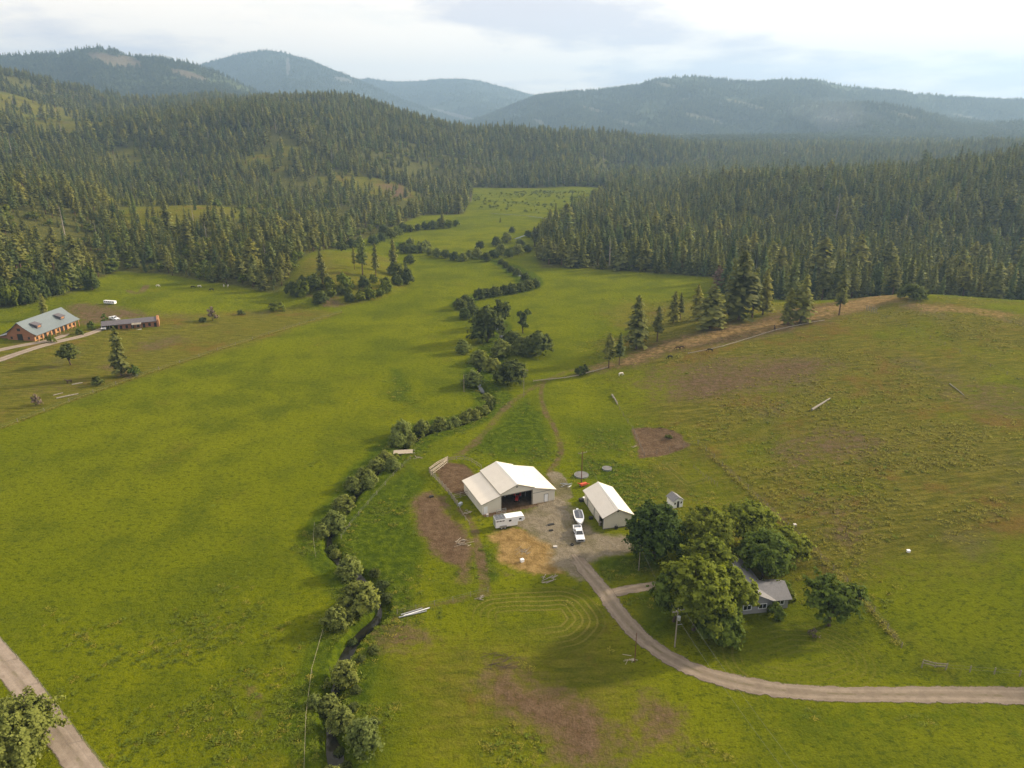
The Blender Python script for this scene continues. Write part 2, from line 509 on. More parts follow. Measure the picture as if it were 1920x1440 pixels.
def hz_raw(x, y):
    D = np.hypot(x, y)
    z = tps(x, y)
    z = np.where(z > 0, z, 0) * sstep(-0.5, 1.5, z)
    hill = sstep(6, 40, z)
    z = z + hill * (fbm(x / 190, y / 190, 3, 4) * 34 * sstep(300, 700, D) + fbm(x / 45, y / 45, 9, 3) * 5)
    z = z + fbm(x / 34, y / 34, 5, 3) * 0.55 + fbm(x / 7, y / 7, 21, 2) * 0.16
    fs_ = 1350 + 620 * sstep(-0.10, -0.36, np.arctan2(x, np.maximum(y, 1.0)))
    far = sstep(0.0, 1.0, (D - fs_) / 480)
    zf = 34 + fbm(x / 420, y / 420, 33, 4) * 46 + fbm(x / 90, y / 90, 36, 3) * 10
    z = z * (1 - far) + zf * far
    # behind and beside the viewpoint the land simply runs on
    back = sstep(R(50), R(70), np.abs(np.arctan2(x, y)))
    zb = 4 + fbm(x / 300, y / 300, 50, 4) * 30 * sstep(100, 600, D)
    z = z * (1 - back) + np.maximum(zb, 0) * back
    return np.clip(z, -1, 600)
def hz(x, y):
    x = np.atleast_1d(np.asarray(x, float)); y = np.atleast_1d(np.asarray(y, float))
    z = hz_raw(x, y)
    near = (np.hypot(x, y) < 620) & (np.abs(x) < 160)
    if near.any():
        d, _ = polyline_dist(x[near], y[near], CREEK)
        w = 1.5 + 0.4 * np.sin(x[near] * 0.21) + 0.3 * np.sin(y[near] * 0.33)
        z[near] -= 1.5 * (1 - sstep(w * 0.45, w * 0.45 + 1.7, d))
    return z
def gz(x, y): return float(hz(x, y)[0])
_ts = np.concatenate([np.linspace(70, 700, 900), np.linspace(702, 2600, 500)])
def W(px, py):
    d = ray(px, py)
    t = _ts / d[1]
    x = d[0] * t; y = d[1] * t; zr = CAM_H + d[2] * t
    z = hz_raw(x, y)
    i = int(np.argmax(zr <= z))
    if zr[i] > z[i]:
        return at_d(px, py, 2600)
    if i > 0:
        a = zr[i - 1] - z[i - 1]; b = zr[i] - z[i]
        k = a / (a - b + 1e-9)
        X = x[i - 1] + (x[i] - x[i - 1]) * k; Y = y[i - 1] + (y[i] - y[i - 1]) * k
    else:
        X, Y = x[0], y[0]
    return np.array([X, Y, gz(X, Y)])
def WL(pts): return [W(*p)[:2] for p in pts]
def pxm(y_dist, z=0.0):
    """photo pixels per metre at a forward distance on the ground"""
    dep = y_dist * math.cos(PITCH) + (CAM_H - z) * math.sin(PITCH)
    return F_PX / dep

def in_poly(x, y, P):
    c = np.zeros(x.shape, bool)
    n = len(P); j = n - 1
    for i in range(n):
        xi, yi = P[i]; xj, yj = P[j]
        c ^= ((yi > y) != (yj > y)) & (x < (xj - xi) * (y - yi) / (yj - yi + 1e-12) + xi)
        j = i
    return c
def poly_mask(x, y, P, soft):
    """1 well inside, 0.5 on the outline, 0 outside, over a soft width in metres"""
    P = [tuple(p) for p in P]
    A = np.array(P); m = np.zeros(x.shape)
    s = (x > A[:, 0].min() - soft) & (x < A[:, 0].max() + soft) & (y > A[:, 1].min() - soft) & (y < A[:, 1].max() + soft)
    if s.any():
        d, _ = polyline_dist(x[s], y[s], P + [P[0]])
        d = np.where(in_poly(x[s], y[s], P), d, -d)
        m[s] = sstep(-soft, soft, d)
    return m

# angular columns: fine in view, coarse around the back; rows grow with distance
th = np.concatenate([np.linspace(R(-180), R(-46), 60)[:-1], np.linspace(R(-46), R(46), 620), np.linspace(R(46), R(180), 60)[1:]])
rr = np.concatenate([np.linspace(2, 72, 24)[:-1], np.geomspace(72, 700, 560)[:-1], np.geomspace(700, 3000, 330)[:-1], np.geomspace(3000, 10000, 50)])
TH, RR = np.meshgrid(th, rr)
gx = (np.sin(TH) * RR).ravel(); gy = (np.cos(TH) * RR).ravel()
g_z = hz(gx, gy)
nr, nc = len(rr), len(th)
ii, jj = np.meshgrid(np.arange(nr - 1), np.arange(nc - 1), indexing='ij')
a = (ii * nc + jj).ravel()
GQ = np.stack([a, a + nc, a + nc + 1, a + 1], 1)

# forest outlines (walked along the visible foot of the trees, then far out)
FOREST_L = WL([(-60,592),(0,578),(60,566),(150,545),(184,522),(222,508),(300,513),(400,530),(470,543),(520,548),(545,520),(560,490),(600,470),(650,462),(700,440),(742,424),(790,404),(868,402),(884,376),(886,352),(1000,353),(1130,352),(1250,349)]) \
    + [(520, 1450), (900, 2600), (-2600, 2600), (-1500, 500)]
FOREST_R = WL([(1130,371),(1090,396),(1042,422),(1000,462),(1014,503),(1080,502),(1160,507),(1250,514),(1335,520),(1365,522)]) \
    + [(110, 380), (150, 362), (185, 352), (225, 345), (270, 338), (340, 330), (900, 420), (1600, 1700), (560, 1450), (300, 1330), (180, 1150)]
KNOLL = WL([(520,548),(560,565),(640,577),(720,562),(772,540),(772,505),(735,485),(680,470),(600,470),(560,490),(545,520)])
CLEAR = [(350,392,105,0.95),(270,380,70,0.8),(720,352,70,0.9),(120,235,110,0.75),(30,190,120,0.8),(520,300,70,0.6),(230,300,60,0.55),(640,335,50,0.6),(770,372,25,0.8),(440,268,40,0.5),(100,200,70,0.6),(480,300,30,0.4),(1440,268,40,0.6)]
CLEAR_W = []
for px, py, w, s in CLEAR:
    c = W(px, py); CLEAR_W.append((c[0], c[1], w / pxm(c[1], c[2]), s))

def zones(x, y):
    D = np.hypot(x, y)
    n1 = fbm(x / 26, y / 26, 71, 4); n1b = fbm(x / 21, y / 21, 88, 4); n2 = fbm(x / 8, y / 8, 77, 3)
    Z = {k: np.zeros(x.shape) for k in ('dirt', 'gravel', 'dry', 'lush', 'forest', 'mulch', 'mow', 'mowd')}
    def paint(k, pts, soft, s=1.0, mode='max'):
        m = poly_mask(x + n2 * 5 + n1 * 9, y + n2 * 5 - n1b * 9, WL(pts), soft * 1.7) * s
        Z[k] = np.maximum(Z[k], m)
    def line(k, pts, w, soft, s=1.0, box=True):
        P = smooth_line(WL(pts), 2)
        sel = (x > P[:, 0].min() - w - soft) & (x < P[:, 0].max() + w + soft) & (y > P[:, 1].min() - w - soft) & (y < P[:, 1].max() + w + soft)
        d, _ = polyline_dist(x[sel], y[sel], P)
        m = np.zeros(x.shape); m[sel] = (1 - sstep(w, w + soft, d + n2[sel] * 1.2)) * s
        Z[k] = np.maximum(Z[k], m)
    fl = poly_mask(x, y, FOREST_L, 6); fr = poly_mask(x, y, FOREST_R, 6)
    Z['forest'] = np.maximum(np.maximum(fl, fr), sstep(1150, 1250, D))
    for cx_, cy_, r_, s_ in CLEAR_W:
        Z['forest'] *= 1 - s_ * (1 - sstep(0.6, 1.2, np.hypot(x - cx_, (y - cy_) * 0.6) / r_))
        Z['dry'] = np.maximum(Z['dry'], 0.7 * (1 - sstep(0.6, 1.2, np.hypot(x - cx_, (y - cy_) * 0.6) / r_)))
    kn = poly_mask(x, y, KNOLL, 6)
    Z['dry'] = np.maximum(Z['dry'], kn * (0.6 + n1))
    # worn earth
    paint('dirt', [(812,884),(838,868),(878,868),(905,884),(925,905),(900,925),(870,925),(852,918),(832,900)], 1.0)
    paint('dirt', [(776,935),(800,918),(836,930),(862,965),(885,985),(892,1040),(880,1062),(845,1058),(800,1020),(780,980)], 2.2, 0.95)
    paint('dirt', [(845,1050),(885,1035),(900,1100),(860,1090)], 2.0, 0.7)
    line('dirt', [(862,955),(885,975),(898,1030),(908,1085),(912,1112)], 0.5, 1.5, 0.65)
    line('dirt', [(912,1112),(860,1125),(800,1138),(745,1155),(700,1188)], 0.3, 1.4, 0.5)
    paint('dirt', [(1186,806),(1225,804),(1262,808),(1290,833),(1250,845),(1208,856)], 0.7)
    paint('dirt', [(700,1190),(760,1160),(830,1165),(835,1210),(760,1228),(712,1225)], 3.5, 0.68)
    paint('dirt', [(905,1238),(965,1232),(1010,1268),(1090,1308),(1150,1345),(1175,1405),(1090,1400),(1010,1350),(950,1300)], 4.5, 1.0)
    paint('dirt', [(1205,1288),(1240,1305),(1300,1345),(1300,1425),(1215,1410)], 4, 0.9)
    paint('dirt', [(905,1050),(950,1060),(985,1085),(975,1100),(930,1090)], 1.5, 0.45)
    line('dirt', [(1035,905),(1028,885),(1048,862),(1052,840),(1040,800),(1020,770),(1012,735),(1020,715)], 0.4, 1.5, 0.62)
    line('dirt', [(820,870),(870,850),(915,805),(945,765),(985,735),(1040,705),(1090,688),(1200,668),(1300,640),(1420,610)], 0.6, 2.0, 0.52)
    line('dirt', [(1325,850),(1400,910),(1480,985),(1560,1060),(1620,1120),(1690,1210)], 0.3, 1.8, 0.48)
    paint('dirt', [(1480,985),(1540,1020),(1640,1110),(1620,1125),(1530,1050)], 2.5, 0.5)
    # brown crest of the knoll
    paint('dirt', [(1045,712),(1100,690),(1200,655),(1330,612),(1430,590),(1560,565),(1660,548),(1700,560),(1560,605),(1440,632),(1290,668),(1180,690),(1100,708)], 5, 0.7)
    paint('mulch', [(1060,706),(1200,662),(1330,618),(1430,598),(1560,572),(1660,552),(1700,560),(1560,600),(1440,626),(1290,660),(1180,684),(1100,704)], 5, 0.55)
    paint('mulch', [(1690,566),(1800,572),(1920,592),(1900,604),(1740,588)], 4, 0.5)
    paint('dirt', [(1180,700),(1330,668),(1450,660),(1400,700),(1260,730)], 7, 0.6)
    paint('dirt', [(1640,575),(1760,566),(1920,590),(1900,606),(1740,590)], 4, 0.5)
    paint('dirt', [(560,555),(600,575),(640,577),(660,570),(620,550)], 4, 0.7)
    paint('dirt', [(95,580),(150,565),(190,570),(230,575),(300,590),(230,603),(150,612)], 5, 0.7)
    paint('dirt', [(250,585),(340,580),(420,590),(400,600),(260,600)], 5, 0.45)
    paint('dirt', [(230,640),(330,625),(400,625),(380,645),(260,665)], 6, 0.45)
    paint('dirt', [(20,720),(120,700),(230,700),(160,735),(40,745)], 5, 0.4)
    paint('dirt', [(20,660),(70,640),(150,625),(150,612),(60,640),(0,655)], 3, 0.6)
    paint('dirt', [(170,690),(240,670),(262,700),(230,722)], 3, 0.6)
    paint('dirt', [(440,1270),(490,1265),(485,1300),(445,1305)], 2, 0.7)
    paint('dirt', [(450,1318),(485,1315),(480,1345),(455,1345)], 1.5, 0.6)
    line('dirt', [(240,545),(262,553),(275,535)], 1.2, 2, 0.6)
    paint('dirt', [(700,345),(760,345),(780,372),(730,372)], 12, 0.8)
    c_, s__ = math.cos(R(23.2)), math.sin(R(23.2)); bo = at_z(904.8, 965.6)
    u_ = (x - bo[0]) * c_ + (y - bo[1]) * s__; v_ = -(x - bo[0]) * s__ + (y - bo[1]) * c_
    Z['dirt'] = np.maximum(Z['dirt'], ((u_ > 0) & (u_ < 19) & (v_ > -1.5) & (v_ < 13)) * 1.0)
    # yard gravel and straw-coloured mulch
    paint('gravel', [(985,965),(1020,955),(1060,925),(1080,945),(1100,975),(1135,1000),(1175,1005),(1185,1030),(1130,1042),(1095,1062),(1110,1085),(1082,1095),(1045,1060),(1040,1020),(990,1000),(960,996)], 2.2, 1.0)
    line('gravel', [(1060,930),(1052,905),(1040,890)], 1.2, 1.8, 0.8)
    paint('mulch', [(925,1008),(960,998),(1000,1000),(1045,1015),(1062,1050),(1060,1085),(1020,1085),(985,1075),(950,1050)], 1.8, 1.0)
    # lush growth
    near = (D < 640) & (np.abs(x) < 160)
    d, _ = polyline_dist(x[near], y[near], CREEK)
    Z['lush'][near] = np.maximum(Z['lush'][near], 1 - sstep(3, 10, d + n1[near] * 10))
    paint('lush', [(640,1000),(690,930),(760,880),(800,900),(770,960),(790,1030),(770,1090),(730,1120),(690,1060)], 3.5, 0.95)
    paint('lush', [(885,845),(940,790),(985,740),(1010,760),(1040,820),(1045,865),(950,868)], 4, 0.95)
    paint('lush', [(1085,860),(1180,870),(1250,880),(1330,930),(1250,940),(1190,960),(1150,905),(1100,900)], 3, 0.95)
    paint('lush', [(1060,790),(1180,800),(1200,850),(1120,860),(1070,830)], 5, 0.6)
    paint('lush', [(1110,1045),(1200,1035),(1235,1075),(1150,1095),(1120,1080)], 1.5, 0.8)
    paint('lush', [(1170,1120),(1240,1100),(1270,1180),(1220,1210)], 3, 0.8)
    paint('lush', [(905,1020),(935,1040),(950,1085),(920,1110),(905,1060)], 1.5, 0.8)
    paint('lush', [(1010,1240),(1110,1225),(1170,1290),(1100,1310),(1030,1270)], 5, 0.7)
    paint('lush', [(1400,1330),(1920,1330),(1920,1400),(1500,1395)], 5, 0.6)
    paint('lush', [(1580,985),(1720,1000),(1740,1040),(1640,1050)], 5, 0.5)
    paint('lush', [(1700,530),(1920,545),(1920,570),(1760,560)], 5, 0.5)
    paint('lush', [(735,690),(765,690),(800,770),(740,745)], 4, 0.8)
    # dry, worn grass to the right of the yard and on the left pasture
    side = sstep(18, 70, x + n1 * 30) * (1 - sstep(330, 420, D)) * sstep(100, 140, y - n1 * 30)
    Z['dry'] = np.maximum(Z['dry'], side * np.clip(0.85 + n1 * 1.5 + n2 * 0.6, 0, 1))
    paint('dry', [(-80,830),(0,800),(250,712),(450,655),(640,588),(560,570),(300,590),(-80,660)], 4, 0.75)
    paint('dry', [(700,1190),(1190,1130),(1260,1300),(1400,1440),(760,1440)], 8, 0.6)
    paint('lush', [(90,1130),(400,1110),(540,1240),(470,1440),(230,1440),(150,1330)], 12, 0.3)
    paint('lush', [(380,930),(600,900),(600,1020),(450,1060)], 12, 0.3)
    paint('lush', [(880,1370),(980,1340),(1060,1420),(900,1440)], 6, 0.5)
    paint('lush', [(690,1230),(760,1260),(780,1400),(700,1440)], 5, 0.7)
    paint('dirt', [(1000,1330),(1180,1330),(1330,1400),(1330,1440),(1020,1440)], 8, 0.7)
    paint('dirt', [(1150,715),(1330,680),(1520,660),(1600,690),(1440,740),(1250,760)], 10, 0.72)
    paint('dirt', [(1420,830),(1560,800),(1720,830),(1600,880),(1450,890)], 9, 0.64)
    paint('dirt', [(1480,900),(1640,960),(1700,1060),(1620,1080),(1520,1000)], 7, 0.55)
    paint('dirt', [(1720,690),(1920,720),(1920,800),(1780,770)], 9, 0.55)
    # mown turns: distance from a core rectangle
    def mown(pts, lim, key):
        P = WL(pts)
        dd, _ = polyline_dist(x, y, P + [P[0]])
        ins = in_poly(x, y, [tuple(p) for p in P])
        sd = np.where(ins, -dd, dd)
        m = (1 - sstep(lim * 0.5, lim, sd + n1 * 4)) * sstep(-0.4, 0.3, sd) * np.clip(0.55 + n1 * 2.2 + n1b * 1.5, 0, 1)
        u = m > Z['mow']
        Z['mow'] = np.where(u, m, Z['mow']); Z['mowd'] = np.where(u, sd + n1b * 2.5, Z['mowd'])
    mown([(937,1152),(1050,1143),(1062,1160),(1050,1172),(940,1184)], 10, 'a')
    mown([(1440,1240),(1500,1222),(1540,1222),(1560,1232),(1500,1246)], 13, 'b')
    Z['mow'] = np.where((x > 40) & (y < 120), Z['mow'] * 0.35, Z['mow'])
    mown([(1250,868),(1320,850),(1345,885),(1290,905)], 3, 'c')
    yard = 1 - np.maximum(Z['gravel'], np.maximum(Z['dirt'], Z['mulch']))
    Z['mow'] = Z['mow'] * np.clip(yard, 0, 1)
    return Z

def ground_material():
    t = NT('meadow_grass')
    p = t.pos()
    A = t.attr('zoneA'); B = t.attr('zoneB')
    sa = t.n('ShaderNodeSeparateColor'); t.l(A.outputs['Color'], sa.inputs[0])
    sb = t.n('ShaderNodeSeparateColor'); t.l(B.outputs['Color'], sb.inputs[0])
    dirt, gravel, dry = sa.outputs[0], sa.outputs[1], sa.outputs[2]
    lush = A.outputs['Alpha']
    forest, mulch, mow = sb.outputs[0], sb.outputs[1], sb.outputs[2]
    mowd = B.outputs['Alpha']
    n_big = t.noise(p, 0.012, 5, 0.6)
    n_mid = t.noise(p, 0.07, 5, 0.6)
    n_sm = t.noise(p, 0.55, 6, 0.65)
    n_fine = t.noise(t.vmul(p, (1, 1, 0.3)), 2.6, 4, 0.7)
    streak = t.noise(t.vmul(p, (0.16, 0.75, 0.3)), 1.0, 5, 0.65)
    g = t.mix(t.step(n_big, 0.35, 0.65), (0.132, 0.152, 0.004), (0.164, 0.176, 0.005))
    g = t.mix(t.math('MULTIPLY', t.step(n_mid, 0.45, 0.72), 0.65), g, (0.082, 0.104, 0.006))
    blotch = t.noise(p, 0.028, 7, 0.68)
    g = t.mix(t.math('MULTIPLY', t.step(blotch, 0.46, 0.62), 0.7), g, (0.082, 0.104, 0.006))
    g = t.mix(t.math('MULTIPLY', t.step(t.noise(p, 0.045, 6, 0.7), 0.56, 0.72), 0.5), g, (0.145, 0.130, 0.015))
    clump = t.noise(t.vmul(p, (0.8, 1.2, 0.4)), 0.95, 5, 0.75)
    g = t.mix(t.math('MULTIPLY', t.step(clump, 0.51, 0.62), 0.7), g, (0.048, 0.066, 0.006))
    g = t.mix(t.math('MULTIPLY', t.step(clump, 0.44, 0.30), 0.4), g, (0.175, 0.175, 0.012))
    g = t.mix(t.math('MULTIPLY', t.step(n_sm, 0.50, 0.75), 0.45), g, (0.062, 0.088, 0.006))
    g = t.mix(t.math('MULTIPLY', t.step(streak, 0.55, 0.72), 0.35), g, (0.17, 0.170, 0.012))
    lushc = t.mix(t.step(n_sm, 0.35, 0.68), (0.044, 0.068, 0.005), (0.100, 0.132, 0.007))
    lushc = t.mix(t.math('MULTIPLY', t.step(t.noise(p, 0.22, 5, 0.6), 0.5, 0.7), 0.6), lushc, (0.040, 0.066, 0.007))
    g = t.mix(t.step(t.math('ADD', lush, t.math('MULTIPLY', t.math('SUBTRACT', n_sm, 0.5), 0.8)), 0.2, 0.75), g, lushc)
    dryc = t.mix(t.step(streak, 0.35, 0.68), (0.086, 0.085, 0.012), (0.182, 0.154, 0.027))
    dryc = t.mix(t.math('MULTIPLY', t.step(t.noise(p, 0.05, 6, 0.7), 0.52, 0.66), 0.8), dryc, (0.165, 0.095, 0.028))
    dryc = t.mix(t.math('MULTIPLY', t.step(t.noise(p, 0.035, 6, 0.65), 0.55, 0.68), 0.7), dryc, (0.130, 0.105, 0.050))
    dryc = t.mix(t.math('MULTIPLY', t.step(t.noise(t.vmul(p, (0.5, 1.0, 0.4)), 0.8, 5, 0.7), 0.56, 0.68), 0.6), dryc, (0.060, 0.082, 0.009))
    g = t.mix(t.step(t.math('ADD', dry, t.math('MULTIPLY', t.math('SUBTRACT', n_sm, 0.5), 0.7)), 0.15, 0.9, 0, 0.9), g, dryc)
    # mown rows of cut straw
    wv = t.math('SINE', t.math('ADD', t.math('MULTIPLY', mowd, 2 * math.pi / 1.45), t.math('MULTIPLY', n_mid, 2.0)))
    rows = t.math('MULTIPLY', t.step(t.math('ADD', wv, t.math('MULTIPLY', t.math('SUBTRACT', n_sm, 0.5), 1.6)), 0.35, 0.95), t.step(mow, 0.1, 0.7))
    g = t.mix(t.math('MULTIPLY', t.step(mow, 0.1, 0.6), 0.5), g, (0.075, 0.090, 0.010))
    g = t.mix(t.math('MULTIPLY', rows, 0.55), g, (0.22, 0.180, 0.050))
    ff = t.mix(t.step(n_sm, 0.35, 0.7), (0.060, 0.066, 0.018), (0.130, 0.120, 0.032))
    g = t.mix(t.step(t.math('ADD', forest, t.math('MULTIPLY', t.math('SUBTRACT', n_mid, 0.5), 0.5)), 0.2, 0.8), g, ff)
    dc = t.mix(t.step(n_sm, 0.3, 0.7), (0.098, 0.060, 0.036), (0.168, 0.112, 0.070))
    dc = t.mix(t.math('MULTIPLY', t.step(n_fine, 0.5, 0.75), 0.35), dc, (0.10, 0.085, 0.03))
    nd = t.math('SUBTRACT', t.math('ADD', t.math('MULTIPLY', n_sm, 0.6), t.math('MULTIPLY', n_mid, 0.4)), 0.5)
    g = t.mix(t.step(t.math('ADD', dirt, t.math('MULTIPLY', nd, 1.5)), 0.25, 0.85), g, dc)
    mc = t.mix(t.step(n_sm, 0.3, 0.7), (0.20, 0.125, 0.045), (0.36, 0.24, 0.10))
    g = t.mix(t.step(t.math('ADD', mulch, t.math('MULTIPLY', nd, 1.3)), 0.25, 0.8), g, mc)
    gc = t.mix(t.step(n_sm, 0.3, 0.7), (0.185, 0.152, 0.11), (0.275, 0.23, 0.175))
    gc = t.mix(t.math('MULTIPLY', t.step(n_mid, 0.45, 0.62), 0.75), gc, (0.115, 0.105, 0.040))
    g = t.mix(t.step(t.math('ADD', gravel, t.math('MULTIPLY', nd, 1.2)), 0.25, 0.8), g, gc)
    g = t.mix(t.step(n_fine, 0.30, 0.72, 0.0, 0.75), g, t.mix(1.0, g, (0.55, 0.6, 0.5), 'MULTIPLY'))
    hgt = t.math('ADD', t.math('MULTIPLY', n_sm, 0.7), t.math('MULTIPLY', n_fine, 0.35))
    return t.done(t.bsdf(g, 1.0, 0, 0.0, t.bump(hgt, 0.8, 1.0)))

Z = zones(gx, gy)
me = mesh_np('ground', np.stack([gx, gy, g_z], 1), GQ, (ground_material(),), smooth=True)
attr_color(me, 'zoneA', np.stack([Z['dirt'], Z['gravel'], Z['dry'], Z['lush']], 1))
attr_color(me, 'zoneB', np.stack([Z['forest'], Z['mulch'], Z['mow'], Z['mowd']], 1))
ground = tag(link('ground', me), kind='structure')

# ------------------------------------------------------------------ roads, paths, water
def strip(name, line, w, lift, mat, kind='structure', seg=1.2, cross=7, flat=None, wob=0.0):
    P = smooth_line(line, 3)
    s = np.concatenate([[0], np.cumsum(np.hypot(*np.diff(P, axis=0).T))])
    k = max(2, int(s[-1] / seg))
    t = np.linspace(0, s[-1], k)
    X = np.interp(t, s, P[:, 0]); Y = np.interp(t, s, P[:, 1])
    tx = np.gradient(X); ty = np.gradient(Y); L = np.hypot(tx, ty) + 1e-9
    nx, ny = -ty / L, tx / L
    u = np.linspace(-1, 1, cross)
    ww = (w / 2 * (1 + wob * np.sin(t * 0.23) + wob * 0.7 * np.sin(t * 0.61 + 1)))[:, None]
    VX = X[:, None] + nx[:, None] * u[None] * ww; VY = Y[:, None] + ny[:, None] * u[None] * ww
    if flat is None:
        VZ = hz(VX.ravel(), VY.ravel()).reshape(VX.shape) + lift * (1 - 0.25 * np.abs(u))[None]
    else:
        VZ = np.full(VX.shape, flat)
    i, j = np.meshgrid(np.arange(k - 1), np.arange(cross - 1), indexing='ij')
    a = (i * cross + j).ravel()
    me = mesh_np(name, np.stack([VX.ravel(), VY.ravel(), VZ.ravel()], 1), np.stack([a, a + 1, a + cross + 1, a + cross], 1), (mat,), True)
    ef = np.clip(np.minimum(t, s[-1] - t) / 14.0, 0, 1)[:, None]
    attr_float(me, 'across', (np.sign(u) * np.maximum(np.abs(u)[None], 1.12 * (1 - ef) ** 1.5)).ravel())
    return tag(link(name, me), kind=kind)
def road_material(name, c0, c1, rut=0.35, edge=0.5):
    t = NT(name)
    p = t.pos()
    u = t.attr('across').outputs['Fac']
    au = t.math('ABSOLUTE', u)
    n1 = t.noise(p, 0.5, 5, 0.65); n2 = t.noise(p, 3.0, 4, 0.7); n3 = t.noise(p, 0.12, 3, 0.5)
    c = t.mix(t.step(n1, 0.3, 0.7), c0, c1)
    r = t.math('SUBTRACT', 1.0, t.math('ABSOLUTE', t.math('SUBTRACT', au, 0.45)))
    c = t.mix(t.math('MULTIPLY', t.step(r, 0.8, 0.98), rut), c, tuple(min(1, x * 1.25) for x in c1))
    mid = t.math('MULTIPLY', t.step(au, 0.22, 0.05), t.step(n1, 0.40, 0.62))
    c = t.mix(t.math('MULTIPLY', mid, 0.8), c, tuple(x * y for x, y in zip(c0, (0.75, 0.78, 0.6))))
    c = t.mix(t.math('MULTIPLY', t.step(n2, 0.45, 0.75), 0.3), c, tuple(x * 0.7 for x in c0))
    al = t.step(t.math('ADD', au, t.math('MULTIPLY', t.math('SUBTRACT', n1, 0.5), edge * 2)), 0.98, 0.80)
    return t.done(t.bsdf(c, 0.95, 0, 0.1, t.bump(n2, 0.06, 0.6), al))
M['gravel_road'] = road_material('gravel_drive', (0.165, 0.132, 0.098), (0.245, 0.20, 0.152))
M['pale_road'] = road_material('pale_dirt_road', (0.225, 0.18, 0.14), (0.31, 0.255, 0.205), 0.3, 0.2)
M['faint_path'] = road_material('faint_earth_path', (0.15, 0.10, 0.055), (0.22, 0.15, 0.09), 0.3, 0.6)
strip('driveway', WL([(2150,1312),(2000,1308),(1920,1305),(1800,1302),(1650,1303),(1500,1300),(1400,1285),(1320,1265),(1250,1233),(1195,1190),(1160,1150),(1130,1105),(1100,1072),(1075,1040)]), 3.9, 0.09, M['gravel_road'], wob=0.04)
strip('side_drive', WL([(1128,1118),(1165,1108),(1210,1100),(1250,1095),(1300,1090)]), 3.0, 0.07, M['gravel_road'], wob=0.03)
strip('dirt_road', WL([(-260,1010),(-120,1110),(-40,1190),(30,1265),(75,1330),(125,1395),(165,1450),(230,1540)]), 4.4, 0.10, M['pale_road'], wob=0.02)
strip('farm_lane', WL([(-120,705),(-40,685),(20,668),(60,655),(110,640),(150,632),(185,620),(200,612)]), 4.0, 0.09, M['pale_road'], seg=2)
strip('barn_lane', WL([(-60,670),(0,656),(40,648),(90,640),(130,626)]), 3.6, 0.08, M['pale_road'], seg=2)

def water_material():
    t = NT('creek_water')
    p = t.pos()
    n = t.noise(p, 1.6, 3, 0.5)
    c = t.mix(t.step(t.noise(p, 0.3, 4), 0.3, 0.7), (0.012, 0.014, 0.010), (0.030, 0.028, 0.018))
    return t.done(t.bsdf(c, 0.10, 0, 0.22, t.bump(n, 0.03, 0.6)))
M['water'] = water_material()
wl = strip('creek_water', list(CREEK), 1.7, 0, M['water'], seg=1.5, cross=3, flat=-1.2, wob=0.35)
strip('far_creek_water', list(CREEK2), 1.3, 0.05, M['water'], seg=3, cross=3)

